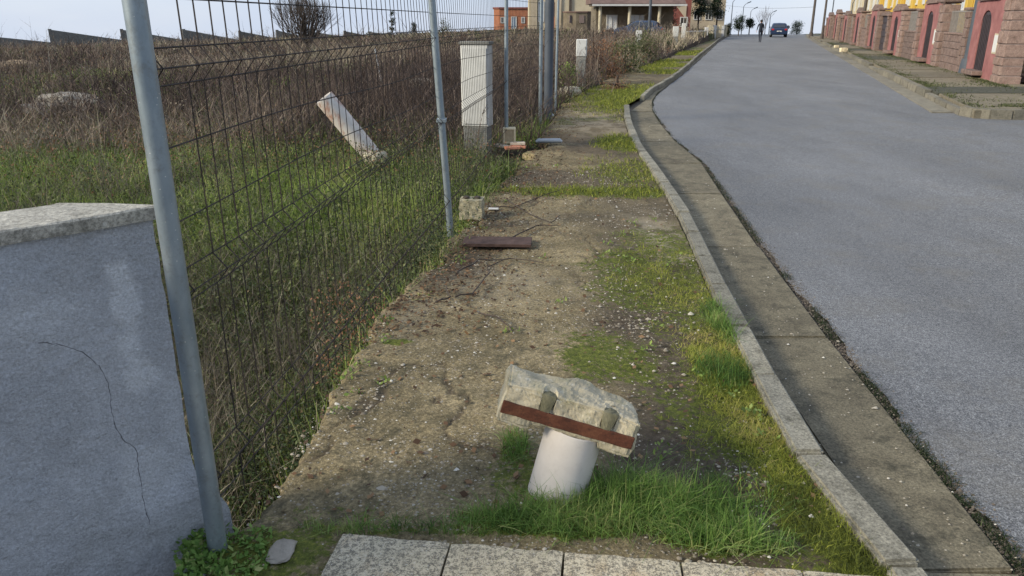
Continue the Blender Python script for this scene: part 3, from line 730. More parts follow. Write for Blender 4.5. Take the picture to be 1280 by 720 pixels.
# ------------------------------------------------------------------ foreground pipe stub with broken kerb piece on top
PB = Vector((*G(696, 612), 0)); tilt = R(14)
pipe = empty('pipe_stub', tuple(PB), label='short leaning white pipe stub in the grass under the broken concrete', cat='pipe')
rad = .103; Lp = .262; ax = Vector((math.sin(tilt), .05, math.cos(tilt))).normalized()
Mx = Matrix.Rotation(tilt, 4, 'Y') @ Matrix.Rotation(R(-3), 4, 'X')
def ringpipe(r0, r1, L_, z0, seg=48):
    V, F = [], []
    prof = [(r0, z0), (r0, z0 + (L_ - z0) * .5), (r0, L_ - .003), (r0 - .003, L_), (r1 + .003, L_), (r1, L_ - .003), (r1, z0 + .05)]
    for r, z in prof:
        for k in range(seg): V.append((r * math.cos(2 * math.pi * k / seg), r * math.sin(2 * math.pi * k / seg), z))
    for i in range(len(prof) - 1):
        for k in range(seg): F.append((i * seg + k, i * seg + (k + 1) % seg, (i + 1) * seg + (k + 1) % seg, (i + 1) * seg + k))
    return V, F
V, F = ringpipe(rad, rad - .009, Lp, -.1)
b = MB(); b.add([Mx @ Vector(v) for v in V], F); b.build('pipe_wall', M['pipe'], pipe, smooth=True)
top = PB + (Mx @ Vector((0, 0, Lp)))
chunk = empty('broken_kerb_piece', tuple(top), label='broken pale concrete piece with rusty steel bar and two notches, lying on the pipe stub', cat='concrete')
CL, CD, CH = .475, .185, .150
NX = (-.088, .128)
def chunkdef(v):
    x, y_, z = v.x, v.y, v.z
    fx = x / (CL / 2)
    # broken ends and ragged top outline
    z2 = z
    if z > 0: z2 = z * (1 + .10 * math.sin(x * 23 + 1) * (y_ > 0) - .5 * max(0, fx - .6) - .4 * max(0, -fx - .75))
    if z < 0: z2 = z * (1 - .25 * (abs(fx) < .5))
    y2 = y_
    if y_ > 0: y2 = y_ * (1 + .16 * math.sin(x * 17 + .5) + .12 * math.sin(x * 41) - .55 * max(0, -fx - .6) - .3 * max(0, fx - .7))
    for q_ in NX:
        dx = abs(x - q_)
        if z > .008 and y_ < -CD * .25 and dx < .022: y2 += .02 * min(1, (z - .008) / .02)
    return Vector((x, y2, z2))
bm = bmesh.new(); bmesh.ops.create_cube(bm, size=1)
bmesh.ops.transform(bm, matrix=Matrix.Diagonal((CL, CD, CH, 1)), verts=bm.verts)
for axis, ncut in ((0, 64), (1, 16), (2, 20)):
    ln = (CL, CD, CH)[axis]
    for i in range(1, ncut):
        co = [0, 0, 0]; co[axis] = -ln / 2 + ln * i / ncut; no = [0, 0, 0]; no[axis] = 1
        bmesh.ops.bisect_plane(bm, geom=bm.verts[:] + bm.edges[:] + bm.faces[:], plane_co=co, plane_no=no)
for v in bm.verts:
    c0 = v.co.copy(); v.co = chunkdef(v.co)
    nn = _mn.fractal(c0 * 11, .9, 2.1, 4); n2 = _mn.fractal(c0 * 95 + Vector((5, 1, 2)), .9, 2.1, 3)
    dirn = Vector((c0.x / CL, c0.y / CD, c0.z / CH)); dirn = Vector((dirn.x if abs(dirn.x) > .47 else 0, dirn.y if abs(dirn.y) > .45 else 0, dirn.z if abs(dirn.z) > .45 else 0))
    if dirn.length > 0: v.co += dirn.normalized() * (nn * .009 + n2 * .0022) - dirn.normalized() * (.007 if sum(1 for q_ in dirn if q_) > 1 else 0)
bmesh.ops.recalc_face_normals(bm, faces=bm.faces)
TB = Matrix.Rotation(R(16), 4, 'Y') @ Matrix.Rotation(R(-2), 4, 'X') @ Matrix.Rotation(R(-4), 4, 'Z') @ Matrix.Translation((-.045, 0, CH / 2 - .022))
bmesh.ops.transform(bm, matrix=TB, verts=bm.verts)
me = bpy.data.meshes.new('concrete_body'); bm.to_mesh(me); bm.free(); link('concrete_body', me, M['chunk'], chunk)
bar = MB(); bar.box((.0, -CD / 2 - .007, -.012), (CL - .012, .010, .044), bev=.002); bmesh.ops.subdivide_edges(bar.bm, edges=[e for e in bar.bm.edges if e.calc_length() > .2], cuts=40)
for v in bar.bm.verts: v.co += Vector((0, _mn.noise(v.co * 30) * .0015, _mn.noise(v.co * 22 + Vector((3, 1, 1))) * .0022))
bmesh.ops.transform(bar.bm, matrix=TB, verts=bar.bm.verts); bar.build('rusty_bar', M['rust'], chunk)
for q_ in NX:
    o = lump('notch', (.046, .05, .066), M['notch'], chunk, 5, .07, 2, 3, .35, lambda v, q_=q_: Vector((v.x * (1 + v.z * 9) + q_, v.y - .074 - v.z * .12 * -1, v.z + .039)))
    for v in o.data.vertices: v.co = TB @ v.co

# ------------------------------------------------------------------ rusty plate, fallen feet, litter
q = G(622, 304); rp_ = empty('steel_plate', (q[0], q[1], .005), R(-3), label='dark rusty steel plate lying flat on the pavement by the fence', cat='steel plate')
MB().box((0, 0, .012), (.52, .22, .012), bev=.003).build('plate', M['rust_dark'], rp_)
MB().box((0, -.114, .010), (.52, .008, .024), bev=.002).build('folded_edge', M['rust_dark'], rp_)
for (px, py, L_, lb) in ((686, 180, .36, 'grey metal fence foot lying flat right of the cream block'), (680, 147, .34, 'pale metal fence foot lying at the base of the far posts')):
    q = G(px, py); o = MB().tube([(-L_ / 2, 0, .03), (-L_ / 2 + .03, 0, .045), (L_ / 2 - .03, 0, .045), (L_ / 2, 0, .03)], [.018, .032, .032, .018], 12).build('fence_foot', M['grey_tube'], None, smooth=True, label=lb, cat='fence foot')
    o.location = (q[0], q[1], 0); o.rotation_euler = (0, 0, R(4))
q = G(617, 263); o = MB().box((0, 0, .006), (.09, .045, .012), bev=.003).build('paper_scrap', M['white'], None, label='small white scrap lying on soil right of the mossy block', cat='litter'); o.location = (q[0], q[1], .01)
for px, py, s, lb in ((352, 690, .075, 'pale flat stone in moss left of the paving slabs'), (470, 203, .22, 'pale stone at the foot of the fallen pipe'), (712, 118, .35, 'pale concrete lump beside the far fence posts')):
    q = G(px, py); o = lump('stone', (s * 1.4, s, s * .16 if s < .21 else s * .7), M['conc'] if 'moss' not in lb else M['rock'], None, 5, .18, s * 30, 2.0, .6, None, True, label=lb, cat='stone')
    o.location = (q[0], q[1], .004 if py > 210 else .05); o.rotation_euler = (0, 0, s * 20)

# ------------------------------------------------------------------ fallen pipe in the field
pb_ = Vector((*G(474, 205, -.05), -.05)); 
fp = empty('fallen_pipe', tuple(pb_), label='worn white and rust stained pipe leaning out of the grass behind the fence', cat='pipe')
# top end seen at about (405,126): one more metre up and to the left
topd = (Vector((XD(405, 8.9), 8.9, 0)) - pb_); Lf = 1.12
dirp = Vector((-.55, -.12, .76)).normalized()
qf = Vector((0, 0, 1)).rotation_difference(dirp).to_matrix().to_4x4()
V, F = ringpipe(.115, .100, 1.0, -.2, 32)
b = MB(); b.add([qf @ Vector(v) for v in V], F); b.build('pipe_wall', M['pipe_worn'], fp, smooth=True)

for px, py, s_, lb in ((1040, 60.5, .24, 'pale yellow block lying at the right kerb far up the street'), (1048, 65, .34, 'second pale yellow block right beside the first at the far right kerb')):
    q = G(px, py, .07); o = lump('stone_block', (s_, s_ * .8, s_ * .6), M['cream'], None, 4, .12, px, 2, .2, None, False, label=lb, cat='block'); o.location = (q[0] + .25, q[1], .18)
# leaning white stake
q = Vector((XD(478, 17.5), 17.5, hfield(XD(478, 17.5), 17.5)))
o = MB().tube([(0, 0, 0), (-.10, 0, .6), (-.20, 0, 1.28)], [.022, .02, .016], 8).build('stake', M['white'], None, label='thin pale stake leaning in the brown brush of the field', cat='stake'); o.location = q

# ------------------------------------------------------------------ meter cabinets along the pavement
def cabinet(px, pyb, pyt, pys, wpx, D, label, side=.5, cap=True):
    x = XD(px, D); w = wpx / 1007 * D; zt_, zs = ZD(pyt, D), ZD(pys, D); zb = min(ZD(pyb, D), 0) - .1; dp = w * side
    r_ = empty('meter_cabinet', (x, D, 0), R(-13 if D < 15 else -6), label=label, cat='cabinet', group='meter cabinets along the pavement edge')
    MB().box((0, 0, (zb + zs) / 2), (w * .9, dp, zs - zb), bev=.01).build('base', M['cabgrey'], r_)
    MB().box((0, 0, (zs + zt_) / 2), (w, dp * 1.02, zt_ - zs), bev=.012).build('cabinet_body', M['cab'], r_)
    d_ = MB(); d_.box((0, -dp * .51 - .006, (zs + zt_) / 2), (w * .88, .014, (zt_ - zs) * .93), bev=.003); dr_ = d_.build('door', M['cab'], r_)
    if w < .3: MB().box((w * .36, -dp * .51 - .019, (zs + zt_) / 2), (.018, .014, .07)).build('handle', M['cabgrey'], dr_)
    if cap: MB().box((0, 0, zt_ + .022), (w * 1.10, dp * 1.1, .04), bev=.008).build('cap', M['cabgrey'], r_)
    return r_
cabinet(595, 188, 56, 162, 36, 10.15, 'tall white meter cabinet on grey base, standing close behind the mesh fence', .62)
cabinet(728, 106, 49, 71, 13.5, 20.9, 'white topped meter cabinet on grey concrete base past the fence end', .9, False)
cabinet(799.5, 60, 38, 52, 7.5, 38, 'small white cabinet half hidden by a green bush beside the far pavement', .8, False)
cabinet(845.5, 58, 33, 46, 7, 48, 'white cabinet on grey base before the cream garden wall', .8, False)
cabinet(855.5, 50, 29, 50, 5.2, 56, 'slim white cabinet nearest the cream garden wall', .8, False)

# ------------------------------------------------------------------ stepped wall beyond the field
fw = empty('stepped_wall', (0, 0, 0), label='long grey concrete wall with stepped panels beyond the brown field', cat='wall')
js = [(-150, 36, 50), (-50, 37, 50), (-30, 44, 53), (60, 37, 50), (150, 37, 50), (228, 37, 50), (298, 39, 48), (345, 38, 47), (385, 39, 46), (430, 39, 45), (462, 40, 44), (500, 41, 44), (545, 41, 42)]
def wD(px): return 90 + px / 500 * 22
for (x0, ya, yb_), (x1, _, _) in zip(js[:-1], js[1:]):
    D0, D1 = wD(x0), wD(x1); X0, X1 = XD(x0, D0), XD(x1, D1); za, zb_ = ZD(ya, D0), ZD(yb_, D1); zl_ = min(float(hfield(X0, D0)), float(hfield(X1, D1))) - .6
    u = Vector((X1 - X0, D1 - D0, 0)); Ln = u.length; u.normalize(); n = Vector((-u.y, u.x, 0)) * .12
    a0 = Vector((X0, D0, 0)) + u * .06; a1 = Vector((X1, D1, 0)) - u * .06
    V = [(*(a0 - n).xy, zl_), (*(a1 - n).xy, zl_), (*(a1 - n).xy, zb_), (*(a0 - n).xy, za), (*(a0 + n).xy, zl_), (*(a1 + n).xy, zl_), (*(a1 + n).xy, zb_), (*(a0 + n).xy, za)]
    b = MB(); b.add(V, [(0, 1, 2, 3), (7, 6, 5, 4), (0, 4, 5, 1), (1, 5, 6, 2), (2, 6, 7, 3), (3, 7, 4, 0)]); b.build('wall_panel', M['farwall'], fw)
    MB().box((X0, D0, (za + .08 + zl_) / 2), (.35, .35, za + .08 - zl_), rz=math.atan2(u.y, u.x)).build('wall_post', M['farwall'], fw)

# ------------------------------------------------------------------ vegetation generators
def ribbons(base, tip, sag, w0, tint, az=None, nseg=2):
    """thin bent blades: base (n,3), tip displacement (n,3), sag (n,3), width (n)"""
    n = len(base); az = rng.uniform(0, math.pi, n) if az is None else az
    side = np.stack([np.cos(az), np.sin(az), np.zeros(n)], -1)
    vs_, fs = [], []
    for k in range(nseg + 1):
        t = k / nseg; c = base + tip * t + sag * (t * t)
        if k < nseg:
            w = (w0 * (1 - t) ** .6 * .5)[:, None]; vs_ += [c - side * w, c + side * w]
        else: vs_.append(c)
    V = np.stack(vs_, 1); nv_ = V.shape[1]; o = np.arange(n)[:, None] * nv_
    F = []
    for k in range(nseg - 1):
        a = 2 * k; F += [o + [a, a + 1, a + 3], o + [a, a + 3, a + 2]]
    a = 2 * (nseg - 1); F.append(o + [a, a + 1, a + 2])
    return V.reshape(-1, 3), np.concatenate(F), np.repeat(tint, nv_)
def merge(parts):
    Vs, Fs, Ts, o = [], [], [], 0
    for V, F, T in parts: Vs.append(V); Fs.append(F + o); Ts.append(T); o += len(V)
    return np.concatenate(Vs), np.concatenate(Fs), np.concatenate(Ts)
def leaves(c, size, tint, flat=.5):
    n = len(c); a = rng.uniform(0, 2 * math.pi, n); e = rng.normal(0, flat, n)
    d = np.stack([np.cos(a) * np.cos(e), np.sin(a) * np.cos(e), np.sin(e)], -1); s = np.stack([-np.sin(a), np.cos(a), rng.normal(0, .4, n)], -1)
    L_ = size[:, None]
    V = np.stack([c, c + d * L_ * .5 + s * L_ * .28, c + d * L_, c + d * L_ * .5 - s * L_ * .28], 1)
    o = np.arange(n)[:, None] * 4
    return V.reshape(-1, 3), np.concatenate([o + [0, 1, 2], o + [0, 2, 3]]), np.repeat(tint, 4)
def veg(name, parts, m, **k):
    V, F, T = merge(parts); return npmesh(name, V, F, m, attrs={'tint': np.clip(T, 0, 1)}, **k)
def blades_at(x, y, z, h, w, lean, tintc, tints):
    n = len(x); a = rng.uniform(0, 2 * math.pi, n); l = np.abs(rng.normal(0, lean, n)) * h
    base = np.stack([x, y, z], -1); tip = np.stack([np.cos(a) * l * .4, np.sin(a) * l * .4, h], -1); sag = np.stack([np.cos(a) * l, np.sin(a) * l, -.25 * l], -1)
    return ribbons(base, tip, sag, w, rng.normal(0, tints, n) + tintc, nseg=3 if h.mean() > .03 and n < 120000 else 2)

def pave_z(x, y): return (fbm(x * 1.3, y * 1.3, 81) - .5) * .05 + (fbm(x * 9, y * 9, 83, 5) - .5) * .022 - .012
def sample_pave(n, y0, y1, fn, pw=1.0):
    y = np.exp(rng.uniform(math.log(y0), math.log(y1), n)); xa, xb = xinner(y), xkerb(y) - .10
    x = xa + (xb - xa) * rng.uniform(0, 1, n); keep = rng.uniform(0, 1, n) < np.clip(fn(x, y), 0, 1) ** pw
    # keep off the paving slabs
    rel = (x - pa.x) * pr.x + (y - pa.y) * pr.y; al = (x - pa.x) * dr.x + (y - pa.y) * dr.y
    keep &= ~((rel > .012) & (al > 0) & (al < W * 5)); keep &= np.hypot(x - PB.x, y - PB.y) > rad * .95
    return x[keep], y[keep]
x, y = sample_pave(150000, 1.75, 5.2, lush, 1.3)
hh = rng.gamma(6, .011, len(x)) * (0.6 + .9 * fbm(x * 8, y * 8, 91)) * (.45 + .75 * lush(x, y))
near_tall = np.exp(-(((x - G(790, 615)[0]) / .22) ** 2 + ((y - G(790, 615)[1]) / .12) ** 2)); hh *= .78 * (1 + .8 * near_tall)
p1 = blades_at(x, y, pave_z(x, y), np.clip(hh, .012, .22), rng.uniform(.0018, .0042, len(x)), .85, .45 + (fbm(x * 7, y * 7, 171) - .5) * 1.5 + .5 * (rng.uniform(0, 1, len(x)) > .9), .16)
veg('grass', [p1], M['grass'], kind='stuff', label='fresh green grass round the pipe stub and beside the kerb', cat='grass')
x, y = sample_pave(170000, 1.75, 5.5, turf, 1.2)
hh = rng.gamma(5, .0042, len(x)) * (.5 + fbm(x * 8, y * 8, 93))
p2 = blades_at(x, y, pave_z(x, y), np.clip(hh, .006, .07), rng.uniform(.0018, .0036, len(x)), 1.1, .45 + (fbm(x * 4, y * 4, 173) - .5) * 1.8, .2)
x, y = sample_pave(70000, 5.5, 45, turf, 1.1)
hh = rng.gamma(5, .006, len(x)) * (.5 + fbm(x * 5, y * 5, 93))
p3 = blades_at(x, y, pave_z(x, y) - drop(y), hh * (1 + y * .03), rng.uniform(.005, .010, len(x)) * (.4 + y * .07), 1.0, .35, .25)
x, y = sample_pave(60000, 1.75, 7, lambda a, b_: mossy(a, b_) * .5, 1.5)
p4 = blades_at(x, y, pave_z(x, y), rng.gamma(4, .0025, len(x)), rng.uniform(.002, .004, len(x)), 1.2, .15, .2)
veg('moss', [p2, p3, p4], M['lawnmoss'], kind='stuff', label='short yellow green mossy turf along the kerb', cat='moss')
# weeds in the joint between gutter and asphalt and at kerb joints
n = 16000; y = np.exp(rng.uniform(math.log(1.5), math.log(20), n)); x = xasph(y) - .005 + rng.normal(0, .020, n); kk = fbm(y * 3, y * 0, 95) > .36; x, y = x[kk], y[kk]
p = blades_at(x, y, np.full(len(x), -.085), rng.gamma(4, .004, len(x)), rng.uniform(.002, .004, len(x)), 1.0, .05, .15)
veg('joint_weeds', [p], M['bramble'], kind='stuff', label='thin dark weeds in the joint beside the asphalt', cat='weeds')

# gravel and pebbles on the old pavement
def pebbles(x, y, z, s, tint):
    n = len(x); ang = rng.uniform(0, 2 * math.pi, n)
    K = 5; V = []
    for k in range(K):
        a = ang + 2 * math.pi * k / K; r_ = s * rng.uniform(.7, 1.25, n); V.append(np.stack([x + np.cos(a) * r_, y + np.sin(a) * r_ * .8, z - s * .1], -1))
    V.append(np.stack([x + rng.normal(0, .2, n) * s, y, z + s * rng.uniform(.45, .75, n)], -1))
    V = np.stack(V, 1); o = np.arange(n)[:, None] * (K + 1)
    F = np.concatenate([o + [k, (k + 1) % K, K] for k in range(K)])
    return V.reshape(-1, 3), F, np.repeat(tint, K + 1)
x, y = sample_pave(26000, 1.75, 9, lambda a, b_: np.clip((1 - mossy(a, b_) * .9) * (.25 + sst(.42, .6, fbm(a * 3, b_ * 3, 97))), 0, 1))
s = rng.gamma(1.6, .0018, len(x)) + .0013
veg('gravel', [pebbles(x, y, pave_z(x, y) + .002, s, rng.normal(.52, .25, len(x)))], M['gravelmat'], kind='stuff', label='small pale gravel scattered over the old pavement', cat='gravel')
# few pebbles in the gutter and on the road edge
n = 500; y = np.exp(rng.uniform(math.log(1.6), math.log(14), n)); x = xkerb(y) + rng.uniform(0, .5, n) ** 1.0
yj = np.exp(rng.uniform(math.log(1.5), math.log(16), 9000)); xj = xasph(yj) + rng.normal(0, .028, 9000)
veg('grit', [pebbles(xj, yj, np.full(9000, -.082), rng.gamma(3, .0010, 9000) + .001, rng.normal(-.05, .2, 9000)), pebbles(x, y, np.full(n, -.07), rng.gamma(3, .0012, n) + .001, rng.normal(.7, .2, n))], M['gravelmat'], kind='stuff', label='loose pale grit in the gutter', cat='grit')
# moss and weeds on the right pavement, along its kerb and at the foot of the walls
n = 26000; y = np.exp(rng.uniform(math.log(14.3), math.log(60), n)); w_ = rng.uniform(0, 1, n)
x = np.where(w_ < .35, xrk(y) + .2 + np.abs(rng.normal(0, .25, n)), np.where(w_ < .7, xwall(y) - .25 - np.abs(rng.normal(0, .22, n)), xrk(y) + .2 + rng.uniform(0, 1, n) * (xwall(y) - xrk(y) - .3)))
kk = rng.uniform(0, 1, n) < sst(.46, .62, fbm(x * .7, y * .5, 161)) + .25 * (w_ < .7); x, y = x[kk], y[kk]
veg('pavement_weeds', [blades_at(x, y, np.full(len(x), .07), rng.gamma(4, .006, len(x)), rng.uniform(.012, .03, len(x)), 1.0, .3, .3)], M['olive'], kind='stuff', label='moss and low weeds on the right pavement below the garden walls', cat='weeds')
n = 5000; x = 8.9 + np.abs(rng.normal(0, 2.2, n)); y = 14.2 + np.abs(rng.normal(0, .8, n))
kk = fbm(x * 1.2, y * 2, 163) > .45; x, y = x[kk], y[kk]
veg('corner_grass', [blades_at(x, y, np.full(len(x), .06), rng.gamma(4, .008, len(x)), rng.uniform(.01, .025, len(x)), 1.0, .35, .3)], M['olive'], kind='stuff', label='thin grass over the corner of the right pavement', cat='grass')
# leaf litter by the fence
n = 5000; y = np.exp(rng.uniform(math.log(3.8), math.log(16), n)); x = xinner(y) + np.abs(rng.normal(0, .35, n))
veg('leaf_litter', [leaves(np.stack([x, y, pave_z(x, y) + .012], -1), rng.uniform(.01, .035, n), rng.uniform(0, 1, n), .2)], M['litter'], kind='stuff', label='brown leaf litter and bits along the fence line', cat='leaf litter')

# ---- field
def sample_field(n, D0, D1, fn, margin=.15, power=0.0):
    u = rng.uniform(0, 1, n); D = np.exp(math.log(D0) + (math.log(D1) - math.log(D0)) * u) if power == 0 else (D0 ** -power + u * (D1 ** -power - D0 ** -power)) ** (-1 / power)
    xa = -.80 * D - 1.2; xb = xinner(D) + .02; x = xa + (xb - xa) * rng.uniform(0, 1, n)
    keep = rng.uniform(0, 1, n) < np.clip(fn(x, D), 0, 1)
    keep &= ~(((x - P3.x - .08) ** 2 / .16 + (D - P3.y + .35) ** 2 / .45) < 1)
    # not inside the rendered wall
    rel = (x - Cw.x) * nf[0] + (D - Cw.y) * nf[1]; keep &= ~((rel > -.30) & (D < Cw.y + .25) & (x < Cw.x + .3))
    return x[keep], D[keep]
gm = greenmask
# green grass of the field
x, y = sample_field(300000, 2.4, 34, lambda a, b_: np.clip(gm(a, b_) + .12, 0, 1) * sst(2.6, 5, b_ + .8 * (xinner(b_) - a)) * (1 - .5 * sst(14, 30, b_)), power=.3)
h = rng.gamma(7, .022, len(x)) * (.5 + .9 * fbm(x * 1.7, y * 1.7, 103))
g1 = blades_at(x, y, hfield(x, y), h, (.003 + .0011 * y) * rng.uniform(.6, 1.3, len(x)), .6, .40 + (fbm(x * .8, y * .5, 133) - .5) * 1.3, .18)
x, y = sample_field(60000, 2.2, 9, lambda a, b_: .30 + 0 * a, power=.3)
kk = rng.uniform(0, 1, len(x)) < sst(.1, 1.6, (xinner(y) - x) + (y - 3) * .5); x, y = x[kk], y[kk]; h = rng.gamma(6, .02, len(x))
g2 = blades_at(x, y, hfield(x, y), h, rng.uniform(.003, .007, len(x)), .9, .3, .2)
veg('field_grass', [g1, g2], M['fieldgrass'], kind='stuff', label='green grass patches growing in the fenced field', cat='grass')
# dry stems
def stems(n, D0, D1, fn, hm, hs, w, lean, tc_, ts_, pw, twigs=2):
    x, y = sample_field(n, D0, D1, fn, power=pw); n = len(x); z = hfield(x, y)
    h = np.clip(rng.normal(hm, hs, n), .06, None) * (.45 + 1.1 * fbm(x * .8, y * .8, 107)) * (1 - .45 * sst(50, 90, y)); a = rng.uniform(0, 2 * math.pi, n); l = np.abs(rng.normal(0, lean, n)) * h
    base = np.stack([x, y, z], -1); tip = np.stack([np.cos(a) * l, np.sin(a) * l, h], -1); sag = np.stack([np.cos(a) * l, np.sin(a) * l, -.35 * l], -1) * .7
    ww = w * (.5 + rng.uniform(0, 1, n)) * (1 + .16 * y); t0 = rng.normal(tc_, ts_ * .7, n) + (fbm(x * .22, y * .10, 131) - .5) * 2.4
    out = [ribbons(base, tip, sag, ww, t0)]
    for k in range(twigs):
        f = rng.uniform(.3, .95, n)[:, None]; b_ = base + tip * f + sag * f * f; a2 = rng.uniform(0, 2 * math.pi, n); hl = h * rng.uniform(.12, .38, n)
        t2 = np.stack([np.cos(a2) * hl * .7, np.sin(a2) * hl * .7, hl * rng.uniform(.2, 1, n)], -1); out.append(ribbons(b_, t2, t2 * 0, ww * .7, t0 + .05, nseg=1))
    return out
dn = stems(56000, 2.3, 18, lambda a, b_: (.06 + .94 * sst(3.0, 4.4, b_ + xinner(b_) - a)) * (1 - .75 * gm(a, b_)) * (.15 + .85 * sst(.36, .52, fbm(a * 1.6, b_ * 1.3, 141))) * sst(.05, .4, xinner(b_) - a), .30, .14, .0020, .45, .45, .25, .3, 3)
n = 4500; x, y = sample_field(n, 2.3, 9, lambda a, b_: sst(2.7, 4.2, b_) * np.exp(-np.clip(xinner(b_) - a - .1, 0, 9) / .9), power=.1); n = len(x)
a = rng.uniform(0, 2 * math.pi, n); l = rng.uniform(.15, .75, n)
arch = ribbons(np.stack([x, y, hfield(x, y)], -1), np.stack([np.cos(a) * l * .5, np.sin(a) * l * .5, rng.uniform(.2, .8, n)], -1), np.stack([np.cos(a) * l * .5, np.sin(a) * l * .5, -rng.uniform(.1, .6, n)], -1), rng.uniform(.002, .0045, n), rng.normal(.5, .25, n), nseg=5)
veg('dry_stems', dn + [arch], M['dry'], kind='stuff', label='dry grey brown stems and arching canes behind the fence', cat='dry stems')
# scrub leaves
def clumps(n, D0, D1, fn, r0, hmax, per, size, pw=.3, tc_=.5):
    x, y = sample_field(n, D0, D1, fn, power=pw); n = len(x); z = hfield(x, y); r_ = r0 * rng.uniform(.5, 1.4, n); hm = hmax * rng.uniform(.4, 1.2, n); t0 = rng.normal(tc_, .2, n)
    i = np.repeat(np.arange(n), per); m_ = len(i); a = rng.uniform(0, 2 * math.pi, m_); rr = r_[i] * np.sqrt(rng.uniform(0, 1, m_)); hz_ = hm[i] * rng.uniform(.05, 1, m_) * (1 - .5 * (rr / r_[i]) ** 2)
    c = np.stack([x[i] + np.cos(a) * rr, y[i] + np.sin(a) * rr, z[i] + hz_], -1)
    okx = c[:, 0] < xinner(c[:, 1]) + .15; c = c[okx]; i = i[okx]; m_ = len(i)
    return leaves(c, size * rng.uniform(.5, 1.4, m_) * (1 + .09 * c[:, 1]), t0[i] + rng.normal(0, .18, m_), .8)
# brush of the back field
bf = stems(52000, 10, 104, lambda a, b_: np.clip(1.1 - gm(a, b_) * .8, 0, 1) * (.35 + sst(.35, .6, fbm(a * .35, b_ * .25, 111))), .55, .18, .0050, .45, .42, .28, .35, 3)
def tallzone(a, b_): return sst(.1, 1.3, xinner(b_) - a) * sst(-3.2, -1.2, a - XD(640, 1) * 0 - (xinner(b_) - 2.2) + .0) * sst(10, 12.5, b_)
bt = stems(22000, 10.5, 70, lambda a, b_: tallzone(a, b_) * .9 + sst(.55, .7, fbm(a * .2, b_ * .14, 113)) * .35, 1.05, .2, .0036, .22, .35, .25, .3, 5)
bl = clumps(900, 11, 75, lambda a, b_: .15 + .85 * sst(.42, .56, fbm(a * .3 + 7, b_ * .2, 181)), .55, .75, 60, .016, .3, .35)
veg('brush', bf + bt + [bl], M['brush'], kind='stuff', label='purplish brown dry brush filling the back of the field', cat='brush')
veg('scrub', [clumps(900, 3.0, 16, lambda a, b_: sst(.40, .56, fbm(a * 1.1 + 4, b_ * .9, 153)), .18, .34, 80, .012, .3, .6), clumps(3600, 4.5, 90, lambda a, b_: .25 + .7 * sst(.45, .6, fbm(a * .5, b_ * .3, 117)), .30, .45, 70, .018)], M['olive'], kind='stuff', label='low olive green scrub dotted through the field', cat='scrub')
veg('brambles', [clumps(1700, 2.2, 13, lambda a, b_: (.2 + .8 * sst(.42, .56, fbm(a * 1.4, b_ * 1.1, 151))) * sst(2.8, 4.3, b_ + .9 * (xinner(b_) - a)), .16, .30, 90, .010, .3, .55), clumps(1300, 2.3, 9, lambda a, b_: (np.exp(-np.clip(xinner(b_) - a - .25, 0, 9) / 1.1) + .08) * sst(2.6, 4.2, b_ + .9 * (xinner(b_) - a)), .20, .42, 110, .014, .2, .45)], M['bramble'], kind='stuff', label='dark brambles and weeds along the foot of the fence', cat='brambles')
def cl_at(pts, r0, h0, per, size, tc_=.5):
    c, t = [], []
    for (x_, y_, z_) in pts:
        a = rng.uniform(0, 2 * math.pi, per); rr = r0 * np.sqrt(rng.uniform(0, 1, per)); c.append(np.stack([x_ + np.cos(a) * rr, y_ + np.sin(a) * rr, z_ + h0 * rng.uniform(0, 1, per) * (1 - .5 * (rr / r0) ** 2)], -1)); t.append(rng.normal(tc_, .2, per))
    c = np.concatenate(c); return leaves(c, size * rng.uniform(.5, 1.4, len(c)), np.concatenate(t), .8)
rus = [(G(470, 400)[0] - .05, G(470, 400)[1], -.12), (G(455, 430)[0] - .1, G(455, 430)[1], -.2), (G(440, 380)[0] - .1, G(440, 380)[1], -.15)]
veg('russet_weeds', [cl_at(rus, .16, .36, 260, .018), clumps(900, 8, 70, lambda a, b_: .8 + 0 * a, .5, .5, 60, .014)], M['russet'], kind='stuff', label='reddish brown weeds at the pavement edge and in the field', cat='weeds')
# leafy weeds below the grey wall
wq = [(G(235 + random.uniform(0, 95), 0 + yy)[0], G(280, yy)[1], -.04) for yy in (668, 680, 690, 700, 710, 716) for _ in range(5)]
veg('wall_weeds', [cl_at(wq, .05, .07, 60, .022, .55)], M['grass'], kind='stuff', label='small leafy green weeds at the foot of the grey wall', cat='weeds')

# ---- individual shrubs and trees
def twig_tree(mb, p, d, L_, r, depth, spread=.5, up=.1):
    q = p + d * L_; mid = p + d * L_ * .5 + Vector((random.uniform(-1, 1), random.uniform(-1, 1), 0)) * L_ * .05
    mb.tube([p, mid, q], [r, r * .8, r * .6], 5 if depth > 1 else 3, False)
    if depth == 0: return
    for k in range(random.choice((2, 3, 3))):
        nd = (d + Vector((random.gauss(0, spread), random.gauss(0, spread), random.gauss(up, spread * .5)))).normalized()
        twig_tree(mb, p + (q - p) * random.uniform(.55, 1), nd, L_ * random.uniform(.6, .8), r * .6, depth - 1, spread, up)
def bare_bush(x, D, H, stems_, label, name='bare_bush', w=.45, depth=3, r=.018):
    z = float(hfield(x, D)); mb = MB()
    for k in range(stems_):
        d = Vector((random.gauss(0, w), random.gauss(0, w), 1)).normalized(); twig_tree(mb, Vector((random.uniform(-.15, .15) * H * .4, random.uniform(-.1, .1) * H, 0)), d, H * .42, r * H * .5, depth, .25, .25)
    o = mb.build(name, M['bark'], None, label=label, cat='bush' if 'bush' in name else 'tree'); o.location = (x, D, z)
    return o
bare_bush(XD(378, 46), 46, 3.4, 64, 'leafless twiggy bush standing against the sky left of the leaning post', w=.46, r=.015)
